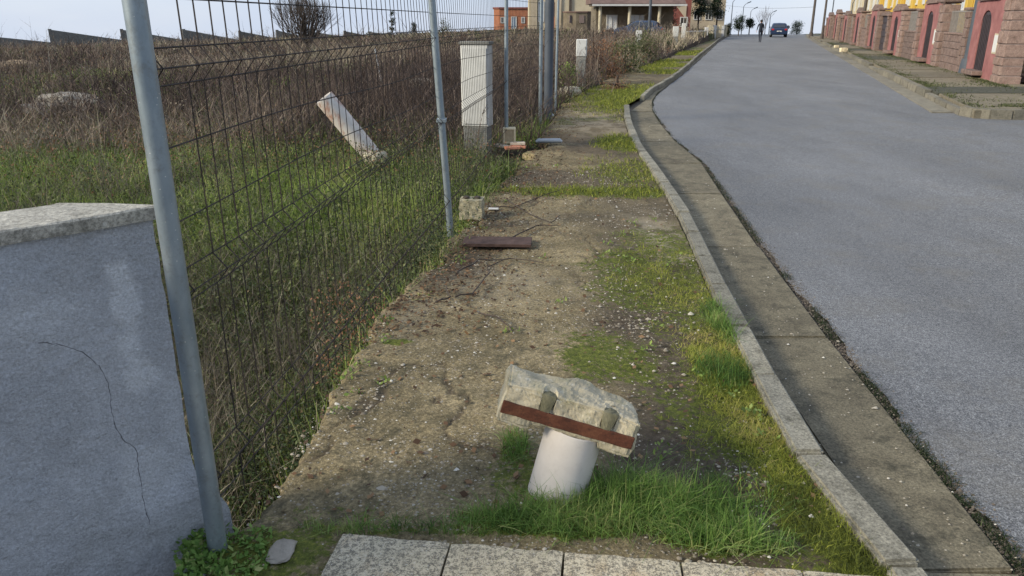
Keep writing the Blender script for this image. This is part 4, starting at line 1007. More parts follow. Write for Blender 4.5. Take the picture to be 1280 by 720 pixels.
def leaf_shrub(name, x, D, z, prof, n, size, m, label, cat_='bush', trunk=0, seed=0, group=None):
    """prof: list of (height, radius); clumpy foliage on a short trunk"""
    r_ = empty(name, (x, D, z), label=label, cat=cat_, group=group)
    zs_ = np.array([p[0] for p in prof]); rs_ = np.array([p[1] for p in prof])
    nc = max(12, n // 60); cz = rng.uniform(zs_[0], zs_[-1], nc); ca = rng.uniform(0, 2 * math.pi, nc); cr_ = np.interp(cz, zs_, rs_) * np.sqrt(rng.uniform(.15, .9, nc))
    i = rng.integers(0, nc, n); k = np.interp(cz, zs_, rs_).mean() * .33
    c = np.stack([cr_[i] * np.cos(ca[i]), cr_[i] * np.sin(ca[i]), cz[i]], -1) + rng.normal(0, k, (n, 3)) * [1, 1, .9]
    c[:, 2] = np.clip(c[:, 2], .02, None)
    t = rng.normal(.5, .2, nc)[i] + rng.normal(0, .15, n)
    V, F, T = leaves(c, size * rng.uniform(.6, 1.4, n), t, .8)
    npmesh('crown', V, F, m, r_, attrs={'tint': np.clip(T, 0, 1)})
    mb = MB(); mb.tube([(0, 0, -.2), (0, 0, max(prof[0][0] + .3, .3)), (0.02, 0, zs_[-1] * .8)], [max(.03, rs_.max() * .10), max(.025, rs_.max() * .08), .012], 7)
    for q_ in range(5):
        a = q_ * 1.3; zz_ = zs_[0] + (zs_[-1] - zs_[0]) * (.2 + .12 * q_); rr = float(np.interp(zz_, zs_, rs_)) * .7
        mb.tube([(0, 0, zz_ * .7), (math.cos(a) * rr, math.sin(a) * rr, zz_)], [.03, .012], 5, False)
    mb.build('trunk', M['bark'], r_); return r_
def hz(x, D): return float(hfield(x, D))
for px, D, H, w, mm, lb in ((490, 70, 1.7, .5, 'evergreen', 'narrow dark evergreen shrub on the field skyline'), (517, 84, .9, .8, 'evergreen', 'small round dark shrub right of the narrow evergreen on the skyline'), (553, 80, 1.0, 1.3, 'olive', 'low broad green shrub on the skyline beside the leaning post')):
    x = XD(px, D); leaf_shrub('shrub', x, D, hz(x, D), [(.1, w * .5), (H * .5, w * .6), (H + .5, w * .2)], 900, .11, M[mm], lb, 'shrub')
leaf_shrub('shrub', XD(806, 33), 33, 0, [(.05, .45), (.6, .6), (1.05, .3)], 2600, .06, M['olive'], 'grey green bushy shrub right of the half hidden white cabinet', 'shrub')
leaf_shrub('shrub', XD(783, 26), 26, 0, [(.05, .55), (.45, .55), (.95, .25)], 2200, .06, M['olive'], 'olive shrub spreading over the pavement edge past the grey based cabinet', 'shrub')
leaf_shrub('shrub', XD(760, 24), 24, 0, [(.05, .5), (.5, .6), (1.0, .3)], 2200, .05, M['russet'], 'reddish brown shrub behind the pavement right of the grey based cabinet', 'shrub')
leaf_shrub('shrub', XD(708, 19.5), 19.5, 0, [(.03, .25), (.25, .3), (.55, .12)], 1500, .05, M['fieldgrass'], 'bright green leafy shrub left of the grey based cabinet', 'shrub')
leaf_shrub('shrub', XD(832, 45), 45, 0, [(.05, .5), (.45, .7), (.8, .3)], 1500, .08, M['bramble'], 'dark green low shrub under the second far cabinet', 'shrub')
leaf_shrub('shrub', XD(770, 32), 32, .1, [(.05, .7), (.6, .8), (1.1, .4)], 2000, .06, M['brush'], 'purplish dry shrub left of the half hidden white cabinet', 'shrub')
leaf_shrub('shrub', XD(775, 118 / 6), 118 / 6, 0, [(.02, .3), (.1, .4), (.2, .3)], 800, .03, M['russet'], 'low rusty weed tuft on the pavement before the second kerb', 'shrub')

# rocks in the field
for px, py, D, w, mm, lb in ((68, 128, 15.5, 1.15, 'rock', 'flat grey rock slab lying in russet weeds of the field'), (32, 134, 15.2, .7, 'rock', 'smaller grey rock left of the flat rock slab'), (8, 86, 30, 1.9, 'sand', 'pale sandy boulder at the left edge of the field'), (525, 98, 17, .5, 'rock', 'small pale rock in the brush left of the leaning post')):
    x = XD(px, D); o = lump('rock', (w, w * .6, w * .42), M[mm], None, 6, .22, px, 1.6, .7, None, False, label=lb, cat='rock'); o.location = (x, D, ZD(py + 4, D) - .06)

# broad leafed weeds and dead leaves scattered on the pavement
bw = []
for k in range(46):
    yy = math.exp(random.uniform(math.log(1.9), math.log(9))); xx = float(xkerb(yy)) - .16 - abs(random.gauss(0, .45)) if k % 3 else float(xinner(yy)) + random.uniform(0, .25)
    if math.hypot(xx - PB.x, yy - PB.y) > .16 and yy > 2.25: bw.append((xx, yy, -.005))
veg('broad_leaf_weeds', [cl_at(bw, .045, .03, 14, .024, .5)], M['fieldgrass'], kind='stuff', label='small broad leafed weeds dotted over the soil and moss', cat='weeds')
n = 900; y = np.exp(rng.uniform(math.log(1.8), math.log(9), n)); x = xinner(y) + rng.uniform(0, 1, n) * (xkerb(y) - xinner(y)); kk = (y > 2.2) & (np.hypot(x - PB.x, y - PB.y) > .15); x, y = x[kk], y[kk]; n = len(x)
veg('dead_leaves', [leaves(np.stack([x, y, pave_z(x, y) + .010], -1), rng.uniform(.012, .040, n), rng.uniform(.2, 1.1, n), .18)], M['litter'], kind='stuff', label='dead brown leaves scattered over the pavement', cat='leaves')
# twigs on the pavement
tw = [[(408 + 160, 376), (590, 372), (612, 345), (608, 338), (630, 328)], [(545, 380), (562, 377), (558, 362)], [(630, 250), (655, 266), (690, 283), (700, 272)], [(640, 300), (672, 285), (697, 284)], [(570, 345), (600, 330), (640, 326), (680, 332)], [(600, 395), (625, 404), (640, 418)], [(610, 262), (640, 262), (700, 240)]]
lbs = ['curved dark twig on the bare concrete below the rusty plate', 'short forked twig left of the curved dark twig', 'long thin twig crossing the soil right of the mossy block', 'thin twig just right of the rusty plate', 'dark bent twig directly below the rusty plate', 'faint short twig in the middle of the pavement', 'thin twig nearest the green strip across the pavement']
for t_, lb in zip(tw, lbs):
    P = [Vector((*G(*q), .02)) for q in t_]
    P2_ = []
    for a_, b_ in zip(P[:-1], P[1:]):
        for k in range(3): P2_.append(a_.lerp(b_, k / 3) + Vector((random.uniform(-.008, .008), random.uniform(-.015, .015), random.uniform(-.006, .014))))
    P2_.append(P[-1]); MB().tube(P2_, [.006 - .003 * i / len(P2_) for i in range(len(P2_))], 5).build('twig', M['bark'], None, label=lb, cat='twig', group='twigs on the pavement')
#NEXT
# ------------------------------------------------------------------ front garden walls of the row houses on the right
TH = math.atan2(1, .311); SX = math.sqrt(1 + .311 ** 2)
def wall_unit(label, garage=False):
    r_ = empty('garden_wall', (0, 0, 0), label=label, cat='garden wall', group='front garden walls of the row houses')
    def pillar(x0, x1, h, d=.5):
        b = MB(); z = -.15; n = 0
        while z < h - .02:
            hh_ = random.uniform(.20, .34); hh_ = min(hh_, h - z); wv = x1 - x0; cut = random.uniform(.35, .65)
            for a, c in ((x0, x0 + wv * cut), (x0 + wv * cut, x1)):
                b.box(((a + c) / 2 + random.uniform(-.01, .01), random.uniform(-.012, .012), z + hh_ / 2), (c - a - .025, d + random.uniform(-.02, .03), hh_ - .025), bev=.012)
            z += hh_; n += 1
        o = b.build('stone_pillar', M['stonepale'], r_)
        Box('pillar_core', ((x0 + x1) / 2, 0, h / 2 - .1), (x1 - x0 - .05, d - .06, h - .02), M['joint'], o)
        Box('pillar_cap', ((x0 + x1) / 2, 0, h + .03), (x1 - x0 + .10, d + .12, .08), M['stone'], o, bev=.015)
    pillar(0, .85, 1.98); pillar(4.35, 4.9, 1.75)
    Box('wall_panel', (1.58, 0, .93), (1.42, .26, 2.1), M['pink'], r_, bev=.01)
    Box('wall_panel', (3.86, 0, .93), (.94, .26, 2.1), M['pink'], r_, bev=.01)
    # arched head over the gate, with gable
    b = MB(); pts = [(2.29, 1.30)] + [(2.84 - .55 * math.cos(math.pi * k / 10), 1.30 + .42 * math.sin(math.pi * k / 10)) for k in range(11)] + [(3.39, 1.30), (3.39, 1.98), (2.29, 1.98)]
    b.ext(pts[1:], -.13, .13); b.build('arch_head', M['pink'], r_)
    b = MB().ext([(1.75, 1.985), (3.93, 1.985), (3.93, 2.04), (2.84, 2.30), (1.75, 2.04)], -.2, .2); b.build('gable', M['stone'], r_)
    g = Box('gate', (2.84, .075, .82), (1.06, .05, 1.72), M['gate'], r_, bev=.005)
    b = MB()
    for k in range(6): b.box((2.42 + k * .168, .105, .8), (.03, .03, 1.6))
    b.build('gate_bars', M['gate'], g)
    Box('doorsill', (2.84, .05, .03), (1.3, .7, .12), M['stone'], r_, bev=.01)
    p = Box('meter_plate', (1.45, .132, .85), (.42, .02, .52), M['creamwall'], r_, bev=.006)
    Box('plate_door', (1.45, .143, .85), (.34, .012, .44), M['white'], p, bev=.003)
    if garage:
        gd = Box('garage_gate', (6.46, -.02, .86), (3.0, .06, 1.8), M['gate'], r_)
        for k in range(5): Box('gate_panel', (6.46, .03, .12 + k * .36), (2.9, .04, .31), M['gate'], gd, bev=.008)
        Box('lintel', (6.46, 0, 1.86), (3.14, .34, .18), M['stone'], r_, bev=.015)
        return r_
    b = MB(); z = -.15
    while z < .78:
        x = 4.92; hh_ = random.uniform(.18, .26)
        while x < 7.98:
            w = min(random.uniform(.3, .6), 8.02 - x); b.box((x + w / 2, random.uniform(-.01, .01), z + hh_ / 2), (w - .02, .3, hh_ - .02), bev=.01); x += w
        z += hh_
    lw = b.build('low_stone_wall', M['stone'], r_); Box('wall_core', (6.46, 0, .3), (3.06, .24, .98), M['joint'], lw)
    Box('wall_coping', (6.46, 0, z + .02), (3.08, .36, .06), M['stone'], lw, bev=.01)
    rl = MB().box((6.46, 0, 1.0), (3.1, .03, .035)).box((6.46, 0, 1.72), (3.1, .03, .035)).build('railing', M['railing'], r_)
    for k in range(19):
        x = 4.98 + k * .165; Box('railing_bar', (x, .002, 1.36), (.03, .024, .80), M['railing'], rl)
    return r_
unit_lb = ['nearest garden wall on the right with tall pink panel, white plate and dark gate', 'second garden wall, pink with arched dark gate, stone pillar beside the thick lamp post', 'third garden wall, with wide dark garage gate, in front of the first ochre house', 'fourth garden wall along the right pavement, below the middle ochre house', 'fifth garden wall with stone pillars, below the last ochre house', 'sixth garden wall with dark garage gate beside the grey pole, below the cream houses', 'seventh garden wall, small and reddish, near the far poles', 'last garden wall up the street on the right, below open sky']
u0 = wall_unit(unit_lb[0]); ug = wall_unit(unit_lb[2], True); random.seed(31); u1 = wall_unit(unit_lb[1])
protos = {0: u0, 1: u1, 2: ug}
for i in range(8):
    r_ = protos[i] if i < 3 else copy_tree(ug if i == 5 else (u0 if i % 2 else u1))
    D = 20.15 + i * 7.72; r_.location = (float(xwall(D)), D, .065 + (.10 if i < 3 else .05)); r_.rotation_euler = (0, 0, TH); r_['label'] = unit_lb[i]; r_.scale = (1, 1, 1.0 + .05 * math.sin(i * 2.3))
# pillar of the wall before it, at the right edge
def cobbles_bank(x0, D0, D1, label):
    V, F = [], []
    n = 14
    for i in range(n + 1):
        D = D0 + (D1 - D0) * i / n; f = i / n; h = .30 * math.sin(math.pi * f) ** .7 * (1 - .3 * f)
        V += [(float(xwall(D)) + .02, D, .07 + h), (float(xwall(D)) - .35 - .3 * h + .1 * (float(fbm(D * 3, 0, 3)) - .5), D, .062)]
        if i: F.append((2 * i - 2, 2 * i - 1, 2 * i + 1, 2 * i))
    raw('grass_bank', V, F, M['pave'], None, label=label, cat='bank', kind='structure')

def window(parent, x, y, z, w, h, fr='white', gl='glass', face=-1, name='window'):
    f = MB(); t = .09
    for dx, dz, sx, sz in ((-(w - t) / 2, 0, t, h), ((w - t) / 2, 0, t, h), (0, (h - t) / 2, w - 2 * t, t), (0, -(h - t) / 2, w - 2 * t, t), (0, 0, .06, h - 2 * t)): f.box((x + dx, y + face * .03, z + dz), (sx, .12, sz))
    o = f.build(name, M[fr], parent); Box('pane', (x, y + face * .02, z), (w - .1, .03, h - .1), M[gl], o)
    return o
# ochre, cream and beige houses behind the garden walls (local frame like the walls: +y faces the street)
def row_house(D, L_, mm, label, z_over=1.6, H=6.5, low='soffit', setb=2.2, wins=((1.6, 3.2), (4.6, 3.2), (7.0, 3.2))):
    X = float(xwall(D)) + setb; r_ = empty('row_house', (X, D, 0), TH, label=label, cat='house', group='row houses behind the garden walls')
    ly = 0
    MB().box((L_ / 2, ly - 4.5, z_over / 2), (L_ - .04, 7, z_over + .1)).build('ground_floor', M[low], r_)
    MB().box((L_ / 2, ly - 4, (z_over + H) / 2), (L_ - .02, 8, H - z_over), bev=.02).build('upper_floor', M[mm], r_)
    for k in range(3): MB().box((.35 + (L_ - .7) * k / 2, .12, (z_over + H) / 2), (.4, .24, H - z_over - .05), bev=.02).build('pilaster', M[mm], r_)
    MB().box((L_ / 2, .2, z_over - .06), (L_ - .02, .5, .14)).build('floor_edge', M['ochre' if mm == 'ochre' else 'beige'], r_)
    for wx, wz in wins:
        if wx < L_ - .6: window(r_, wx, .0, wz, 1.2, 1.5, face=1)
    b = MB().ext([(-.1, H), (L_ + .1, H), (L_ + .1, H + .15), (-.1, H + .15)], .5, -8.4); b.build('roof', M['tile'], r_)
    return r_
row_house(18.5, 8.5, 'beige', 'beige house at the right edge behind the nearest garden wall', 2.4, low='beige')
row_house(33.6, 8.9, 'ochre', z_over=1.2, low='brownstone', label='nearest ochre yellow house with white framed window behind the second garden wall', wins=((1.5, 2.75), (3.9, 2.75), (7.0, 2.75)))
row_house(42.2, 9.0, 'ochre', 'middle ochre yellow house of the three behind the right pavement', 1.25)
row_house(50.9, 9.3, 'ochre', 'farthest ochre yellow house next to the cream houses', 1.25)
row_house(60.0, 10, 'creamwall', 'cream house next to the farthest ochre house', 1.7, low='beige')
row_house(69.8, 10, 'creamwall', 'pale cream house farthest up the street on the right', 1.7, 5.0, low='beige')

# ------------------------------------------------------------------ poles and lamps
def lamp_post(px, D, H, r, m, label, arm=None, z0=None, name='street_lamp', group='street lamps beyond the crest', ladder=False):
    x = XD(px, D); z = -float(drop(D)) if z0 is None else z0
    r_ = empty(name, (x, D, z), label=label, cat='street lamp' if 'lamp' in name else 'pole', group=group)
    MB().tube([(0, 0, -.3), (0, 0, H * .5), (0, 0, H)], [r, r * .8, r * .55], 12).build('pole', M[m], r_, smooth=True)
    MB().tube([(0, 0, -.05), (0, 0, .45)], [r * 1.5, r * 1.3], 12).build('base_sleeve', M[m], r_, smooth=True)
    if arm:
        MB().tube([(0, 0, H - .05), (arm * .35, 0, H + .35), (arm, 0, H + .62)], [r * .5, r * .45, r * .4], 8).build('arm', M[m], r_, smooth=True)
        hd = MB().box((0, 0, 0), (.75, .30, .16), bev=.04, M=Matrix.Translation((arm + .25, 0, H + .72)) @ Matrix.Rotation(R(-22), 4, 'Y')); hd.build('lamp_head', M[m], r_)
    return r_
lamp_post(914, 138, 6.3 - .9, .10, 'post_dark', 'leftmost and tallest looking of the four distant street lamps', .7)
lamp_post(928, 152, 5.6, .10, 'post_dark', 'second from the left of the four distant street lamps', .7)
lamp_post(937.5, 165, 5.6, .10, 'post_dark', 'third from the left of the four distant street lamps', .7)
lamp_post(962.5, 185, 6.4, .12, 'post_dark', 'rightmost of the four distant street lamps, beside the walking person', .7)
lamp_post(1221, 24.3, 8, .165, 'post_dark', 'thick dark grey lamp post between the two nearest garden walls', 1.2, .06, group='poles along the right pavement')
lamp_post(1079, 51.5, 8, .12, 'wood_pole', 'grey pole standing in front of the cream houses', None, .06, 'utility_pole', 'poles along the right pavement')
lamp_post(1063, 60, 2.8, .05, 'post_dark', 'thin dark lamp post with bent arm in front of the cream house wall', .5, .06, group='poles along the right pavement')
lamp_post(1030, 72, 8, .11, 'wood_pole', 'dark pole near the last garden wall against the sky', None, 0, 'utility_pole', 'poles along the right pavement')
lamp_post(1016, 84, 8, .15, 'wood_pole', 'leftmost dark pole of the right side, standing alone against the sky', None, 0, 'utility_pole', 'poles along the right pavement')
lamp_post(1039, 78, 8, .06, 'post_dark', 'thin pole rising behind the last garden walls', None, 0, 'utility_pole', 'poles along the right pavement')
lamp_post(812, 66, 7, .13, 'post_dark', 'dark lamp post in front of the porch of the beige house', None, 0, group='poles along the left pavement')
q0 = Vector((XD(905, 120), 120, ZD(7, 120))); q1 = Vector((XD(1016, 84), 84, ZD(9, 84)))
MB().tube([q0.lerp(q1, k / 8) + Vector((0, 0, -.25 * math.sin(math.pi * k / 8))) for k in range(9)], .012, 4).build('overhead_cable', M['wire'], None, label='thin overhead cable crossing the street in the distance', cat='cable')
# little round sign at the crest
r_ = empty('road_sign', (XD(986, 100), 100, 0), label='small round sign on a post right of the parked car at the crest', cat='sign')
MB().tube([(0, 0, -.1), (0, 0, .75)], .03, 8).build('post', M['galv'], r_)
b = MB(); b.ext([(.22 * math.cos(2 * math.pi * k / 20), .85 + .22 * math.sin(2 * math.pi * k / 20)) for k in range(20)], -.02, .02); b.build('sign_face', M['post_dark'], r_)

# ------------------------------------------------------------------ buildings on the left skyline
def hz0(px, D): x = XD(px, D); return x, float(hfield(x, D)) - .3
D = 112; x0, z0 = hz0(640, D); r_ = empty('orange_building', (x0, D, z0), label='low orange brick building with pale window on the skyline left of the apartment block', cat='building')
zt2 = ZD(10, D) - z0; w = 45 / 1007 * D
b = MB(); b.prism([(-w / 2 + .8, -2), (w / 2 - .3, -2), (w / 2, -1.4), (w / 2, 3), (-w / 2, 3), (-w / 2, -1.2)], 0, zt2 - .15); b.build('wall', M['orange'], r_)
b = MB(); b.prism([(-w / 2 + .7, -2.15), (w / 2 - .2, -2.15), (w / 2 + .15, -1.4), (w / 2 + .15, 3.1), (-w / 2 - .15, 3.1), (-w / 2 - .15, -1.2)], zt2 - .15, zt2 + .05); b.build('roof_edge', M['redwall'], r_)
window(r_, .25, -2.0, zt2 - 2.0, .75, 1.7); window(r_, -1.3, -2.0, zt2 - 1.6, .5, .8, gl='glassdark'); window(r_, 1.5, -2.0, zt2 - 1.6, .5, .8, gl='glassdark')
D = 92; x0, z0 = hz0(703, D); r_ = empty('apartment_building', (x0, D, z0), label='cream apartment block with ochre strips behind the dark fence posts', cat='building')
w = 84 / 1007 * D; H = 7.2
MB().box((0, 3, H / 2), (w, 7, H)).build('wall', M['creamwall'], r_)
for px, ww, mm in ((667, .75, 'beige'), (697, .7, 'beige'), (712, .28, 'soffit'), (741, .3, 'beige')):
    MB().box((XD(px, D) - x0, -.58, H / 2), (ww, .16, H - .02)).build('pilaster', M[mm], r_)
window(r_, XD(676, D) - x0, -.5, 2.3, .7, 2.2, gl='glass'); window(r_, XD(688, D) - x0, -.5, 2.6, .8, 1.5, fr='redwall', gl='glassdark'); window(r_, XD(725, D) - x0, -.5, 4.4, 1.0, 1.3)
MB().box((XD(688, D) - x0, -.53, .9), (1.1, .1, 1.8)).build('brick_panel', M['orange'], r_)
bay = MB(); cxb = XD(725, D) - x0; bay.prism([(cxb + 2.0 * math.cos(a), -.5 - 1.7 * abs(math.sin(a))) for a in [math.pi * k / 5 for k in range(6)]], 0, ZD(16, D) - z0); bo = bay.build('round_bay', M['brownstone'], r_)
MB().prism([(cxb + 2.08 * math.cos(a), -.5 - 1.8 * abs(math.sin(a))) for a in [math.pi * k / 5 for k in range(6)]], ZD(16, D) - z0, ZD(14.5, D) - z0).build('bay_coping', M['tile'], bo)
for k in (1, 2, 3): 
    a = math.pi * (k + .5) / 5; Box('pane', (cxb + 1.93 * math.cos(a), -.5 - 1.66 * math.sin(a), 1.5), (.55, .06, .8), M['joint'], bo, rz=a + math.pi / 2)
# beige house with porch
D = 75; x0, z0 = hz0(797, D); z0 += .25; r_ = empty('porch_house', (x0, D, z0), label='beige house with columned porch, dark roof and curtained windows', cat='house')
w = 104 / 1007 * D; ze = ZD(8, D) - z0
MB().box((0, 4.5, ze / 2), (w - .4, 5, ze)).build('wall', M['brownstone'], r_)
MB().box((0, .9, .05), (w, 2.4, .3)).build('porch_floor', M['stone'], r_)
b = MB(); b.ext([(-w / 2 - .5, ze), (w / 2 + .3, ze), (w / 2 + .3, ze + .18), (-w / 2 - .5, ze + .18)], -.7, 1.98); b.build('eave', M['soffit'], r_)
b = MB(); b.add([(-w / 2 - .6, -.85, ze + .2), (w / 2 + .4, -.85, ze + .2), (w / 2 + .4, 4.5, ze + 2.4), (-w / 2 - .6, 4.5, ze + 2.4), (-w / 2 - .6, 4.5, ze + .2), (w / 2 + .4, 4.5, ze + .2)], [(0, 1, 2, 3), (0, 3, 4), (1, 5, 2), (3, 2, 5, 4), (0, 4, 5, 1)]); b.build('roof', M['tile'], r_)
MB().box((0, -.78, ze + .09), (w + .95, .1, .16)).build('gutter', M['white'], r_)
for px in (749.5, 786, 823): MB().tube([(XD(px, D) - x0, -.3, 0), (XD(px, D) - x0, -.3, ze)], .15, 12).build('column', M['creamwall'], r_, smooth=True)
for px, ww in ((768, 1.05), (797, 1.1), (806, .5)): window(r_, XD(px, D) - x0, 2.0, ZD(28, D) - z0, ww, 1.35, gl='curtain')
# dark red house and evergreen
D = 86; x0, z0 = hz0(851, D); r_ = empty('red_house', (x0, D, z0), label='dark red house with pale gable between the evergreen and the beige block', cat='house')
MB().box((0, 2, 2.2), (24 / 1007 * D, 4, 4.4)).build('wall', M['redwall'], r_)
b = MB(); b.ext([(-1.25, 4.4), (1.25, 4.4), (0, 5.6)], -.05, 4.0); b.build('roof', M['tile'], r_)
b = MB(); b.ext([(-.6, 2.9), (.5, 1.6), (.5, 2.9)], -.08, 0); b.build('pale_gable', M['beige'], r_)
window(r_, .3, -.0, 1.3, .8, 1.0, gl='glassdark')
x = XD(837, 79); leaf_shrub('evergreen_tree', x, 79, hz(x, 79), [(.4, .8), (1.6, .8), (3.0, .55), (4.4, .2)], 4200, .14, M['evergreen'], 'dark evergreen tree between the porch and the red house', 'tree')
# beige block
D = 98; x0, z0 = hz0(884, D); r_ = empty('beige_building', (x0, D, z0), label='tall beige building with dark awnings beside the distant lamps', cat='building')
w = 43 / 1007 * D; MB().box((0, 3, 3.6), (w, 6, 7.2)).build('wall', M['beige'], r_)
MB().box((-.2, -.5, 2.9), (w * .55, 1.1, .22)).build('balcony', M['creamwall'], r_)
b = MB(); b.add([(-1.9, 0, 3.9), (-.2, 0, 3.9), (-.0, -1.1, 3.3), (-1.9, -1.1, 3.5), (-1.9, 0, 3.8), (-.2, 0, 3.8), (-.0, -1.1, 3.2), (-1.9, -1.1, 3.4)], [(0, 1, 2, 3), (7, 6, 5, 4), (0, 3, 7, 4), (1, 0, 4, 5), (2, 1, 5, 6), (3, 2, 6, 7)]); b.build('awning', M['soffit'], r_)
for wx, wz in ((-1.3, 2.0), (0.1, 2.0), (1.4, 2.0), (-1.2, 5.0), (1.3, 5.0)): window(r_, wx, 0, wz, .8, 1.1, gl='glassdark')
for px, D, H, lb in ((873, 88, 3.6, 'dark tree in front of the beige block, left one'), (896, 92, 3.4, 'dark round tree in front of the right corner of the beige block')):
    x = XD(px, D); leaf_shrub('dark_tree', x, D, hz(x, D), [(1.6, .5), (2.4, 1.0), (H, .5)], 2600, .16, M['evergreen'], lb, 'tree')
for px, D, za_, zb2, rr, lb in ((924.5, 96, .7, 2.1, .62, 'clipped dark tree left of the walking person, the taller one'), (938, 104, .9, 1.75, .55, 'clipped dark tree nearest the walking person')):
    leaf_shrub('clipped_tree', XD(px, D), D, -float(drop(D)), [(za_, rr * .7), ((za_ + zb2) / 2, rr), (zb2, rr * .6)], 1800, .14, M['evergreen'], lb, 'tree')
leaf_shrub('cypress', XD(912.5, 92), 92, 0, [(.1, .25), (.9, .3), (1.5, .2)], 900, .1, M['bramble'], 'slim dark conifer at the end of the white fence', 'tree')
leaf_shrub('bush', XD(997.5, 108), 108, -float(drop(108)), [(.1, .75), (.8, .7), (1.5, .3)], 2000, .12, M['evergreen'], 'round green bush at the crest right of the parked car', 'bush')
bare_bush(XD(956, 125), 125, 4.6, 6, 'leafless slender tree behind the walking person at the crest', 'bare_tree', .25, 3, .014)
# cream garden wall and pale posts beside the far pavement
D = 64; xa, xb = XD(858, D), XD(883, 68); r_ = empty('cream_wall', (xa, D, 0), label='low cream garden wall beyond the slim white cabinet', cat='wall')
L_ = math.hypot(xb - xa, 4); an = math.atan2(4, xb - xa); b = MB().box((L_ / 2, 0, .25), (L_, .22, 1.0)); bmesh.ops.rotate(b.bm, verts=b.bm.verts, matrix=Matrix.Rotation(an, 3, 'Z')); b.build('wall_body', M['creamwall'], r_)
b = MB().box((L_ / 2, 0, .78), (L_ + .1, .32, .08)); bmesh.ops.rotate(b.bm, verts=b.bm.verts, matrix=Matrix.Rotation(an, 3, 'Z')); b.build('coping', M['white'], r_)
r_ = empty('post_fence', (XD(884, 69), 69, 0), label='row of pale posts and rails at the far left pavement', cat='fence')
xp, yp = XD(884, 69), 69
for k in range(9):
    D = 69 + k * 3; x = XD(884 + k * 3.4, D); Box('post', (x - xp, D - yp, .45), (.28, .28, 1.5 if k % 2 else 1.25), M['creamwall'] if k % 3 else M['white'], r_, bev=.02)
    if k: 
        x_, D_ = XD(884 + (k - 1) * 3.4, D - 3), D - 3
        MB().tube([(x - xp, D - yp, .75), (x_ - xp, D_ - yp, .75)], .04, 4).build('rail', M['railing'], r_)

# ------------------------------------------------------------------ cars
def car(px, D, m, label, rz=0, z=-.08):
    r_ = empty('parked_car', (XD(px, D), D, z), rz, label=label, cat='car', group='parked cars')
    prof = [(-2.05, .30), (-2.1, .55), (-2.05, .85), (-1.75, .98), (-1.45, 1.35), (-1.1, 1.44), (.1, 1.45), (.45, 1.36), (1.05, 1.0), (1.85, .86), (2.08, .68), (2.1, .35), (1.9, .26), (-1.9, .26)]
    b = MB(); n = len(prof)
    secs = [(-.86, .94), (-.74, 1.0), (0, 1.02), (.74, 1.0), (.86, .94)]
    rows = []
    for sx, sc in secs:
        rows.append([b.bm.verts.new((sx * (1 if z_ < .95 else .80 if z_ > 1.2 else .93), y_ * sc, .26 + (z_ - .26) * (sc if z_ > .9 else 1))) for y_, z_ in prof])
    for i in range(len(rows) - 1):
        for k in range(n): b.bm.faces.new([rows[i][k], rows[i][(k + 1) % n], rows[i + 1][(k + 1) % n], rows[i + 1][k]])
    b.bm.faces.new(rows[0]); b.bm.faces.new(rows[-1][::-1])
    b.build('body', m, r_, smooth=True)
    b = MB(); b.add([(-.60, -1.83, 1.0), (.60, -1.83, 1.0), (.52, -1.50, 1.33), (-.52, -1.50, 1.33)], [(0, 1, 2, 3)]); b.build('rear_window', M['glassdark'], r_)
    b = MB(); b.add([(-.60, 1.06, 1.05), (.60, 1.06, 1.05), (.52, .55, 1.37), (-.52, .55, 1.37)], [(3, 2, 1, 0)]); b.build('windscreen', M['glassdark'], r_)
    for sx in (-1, 1):
        b = MB(); b.add([(sx * .825, -1.35, 1.0), (sx * .825, .85, 1.0), (sx * .715, .30, 1.34), (sx * .715, -1.15, 1.34)], [(0, 1, 2, 3)]); b.build('side_window', M['glassdark'], r_)
        Box('tail_light', (sx * .66, -2.07, .80), (.26, .09, .16), M['redlight'], r_, bev=.02)
        Box('headlight', (sx * .62, 2.04, .66), (.3, .1, .14), M['glass'], r_, bev=.02)
        Box('mirror', (sx * .93, .62, 1.02), (.16, .1, .12), m, r_, bev=.02)
        for wy in (-1.3, 1.32):
            w_ = MB().tube([(sx * .66, wy, .31), (sx * .86, wy, .31)], .31, 20).build('wheel', M['tyre'], r_, smooth=True)
            MB().tube([(sx * .85, wy, .31), (sx * .87, wy, .31)], .19, 14).build('rim', M['grey_tube'], w_, smooth=True)
    Box('number_plate', (0, -2.12, .62), (.5, .02, .11), M['white'], r_); Box('bumper', (0, -2.08, .42), (1.6, .12, .2), m, r_, bev=.03)
    return r_
car(974.5, 88, M['carblue'], 'dark blue car standing on the road at the crest', R(-16))
car(800, 69, M['carblue2'], 'blue car parked in front of the porch house', R(70), .15)

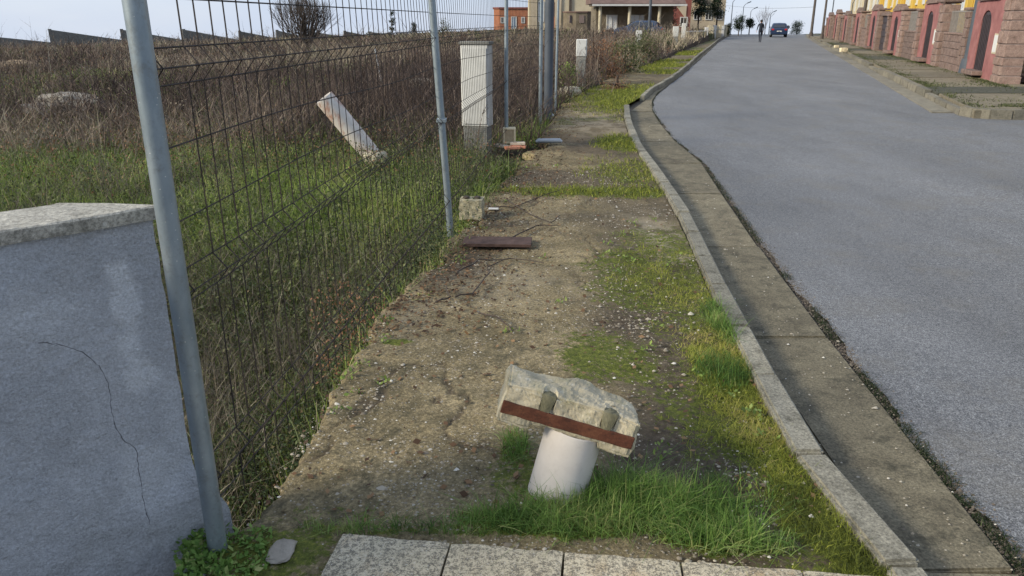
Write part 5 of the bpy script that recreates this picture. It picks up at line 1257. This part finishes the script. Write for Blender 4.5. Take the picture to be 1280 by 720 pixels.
# ------------------------------------------------------------------ walking person
pr_ = empty('person', (XD(952, 66), 66, -.08), R(180), label='person in dark clothes with pale shoulder bag walking on the road', cat='person')
def skin(name, verts, edges, radii, m, parent, root=0):
    me = bpy.data.meshes.new(name); me.from_pydata(verts, edges, []); o = bpy.data.objects.new(name, me); C.objects.link(o); o.parent = parent
    me.materials.append(m); md = o.modifiers.new('skin', 'SKIN'); md.use_smooth_shade = True
    if not me.skin_vertices:
        bm = bmesh.new(); bm.from_mesh(me); bm.verts.layers.skin.verify(); bm.to_mesh(me); bm.free()
    for i, r_ in enumerate(radii): me.skin_vertices[0].data[i].radius = r_ if isinstance(r_, tuple) else (r_, r_)
    me.skin_vertices[0].data[root].use_root = True
    s_ = o.modifiers.new('sub', 'SUBSURF'); s_.levels = 1; s_.render_levels = 1
    return o
BV = [(0, 0, .96), (0, 0, 1.12), (0, 0, 1.30), (0, 0, 1.44), (0, .01, 1.52),
      (-.10, 0, .90), (-.11, -.10, .50), (-.11, -.02, .09), (-.11, -.16, .04),
      (.10, 0, .90), (.11, .14, .50), (.11, .30, .13), (.11, .19, .05),
      (-.20, 0, 1.40), (-.25, .05, 1.13), (-.25, -.06, .90), (.20, 0, 1.40), (.25, -.06, 1.13), (.25, -.20, .93)]
BE = [(0, 1), (1, 2), (2, 3), (3, 4), (0, 5), (5, 6), (6, 7), (7, 8), (0, 9), (9, 10), (10, 11), (11, 12), (3, 13), (13, 14), (14, 15), (3, 16), (16, 17), (17, 18)]
BR = [(.15, .11), (.14, .10), (.17, .12), (.12, .09), .055, .095, .062, .042, .04, .095, .062, .042, .04, .065, .048, .034, .065, .048, .034]
skin('body', BV, BE, BR, M['dkcloth'], pr_)
hd = lump('head', (.165, .20, .235), M['skin'], pr_, 5, .03, 1, 2, .95, lambda v: Vector((v.x * (1 - .12 * max(0, -v.z * 6)), v.y, v.z + 1.635)), True)
lump('nose', (.03, .035, .045), M['skin'], hd, 2, .02, 1, 2, .8, lambda v: Vector((v.x, v.y - .105, v.z + 1.625)), True)
for sx in (-1, 1):
    lump('eye', (.025, .012, .012), M['hair'], hd, 1, 0, 1, 2, .9, lambda v, sx=sx: Vector((v.x + sx * .034, v.y - .095, v.z + 1.65)))
    lump('ear', (.02, .04, .055), M['skin'], hd, 2, 0, 1, 2, .8, lambda v, sx=sx: Vector((v.x + sx * .085, v.y, v.z + 1.635)))
lump('mouth', (.05, .012, .01), M['redwall'], hd, 1, 0, 1, 2, .5, lambda v: Vector((v.x, v.y - .097, v.z + 1.582)))
lump('hair', (.19, .215, .20), M['hair'], hd, 5, .06, 2, 3, .9, lambda v: Vector((v.x, v.y + .02, v.z + 1.672)), True)
for sx, hx, hy, hz_ in ((-1, -.25, -.08, .86), (1, .25, -.23, .89)):
    hv = [(hx, hy, hz_ + .03), (hx, hy, hz_ - .04)]; he = [(0, 1)]; hr = [(.02, .034), (.018, .036)]
    for f, (oy, ln) in enumerate(((-.030, .060), (-.010, .070), (.010, .066), (.030, .052))):
        k = len(hv); hv += [(hx, hy + oy, hz_ - .055), (hx - sx * .008, hy + oy - .004, hz_ - .055 - ln * .5), (hx - sx * .022, hy + oy - .006, hz_ - .055 - ln)]; he += [(1, k), (k, k + 1), (k + 1, k + 2)]; hr += [.009, .008, .007]
    k = len(hv); hv += [(hx - sx * .01, hy - .045, hz_ - .02), (hx - sx * .02, hy - .058, hz_ - .05)]; he += [(0, k), (k, k + 1)]; hr += [.010, .008]
    skin('hand', hv, he, hr, M['skin'], pr_)
lump('shoulder_bag', (.20, .12, .26), M['ltcloth'], pr_, 4, .05, 3, 2, .5, lambda v: Vector((v.x - .16, v.y - .12, v.z + 1.25)), True)
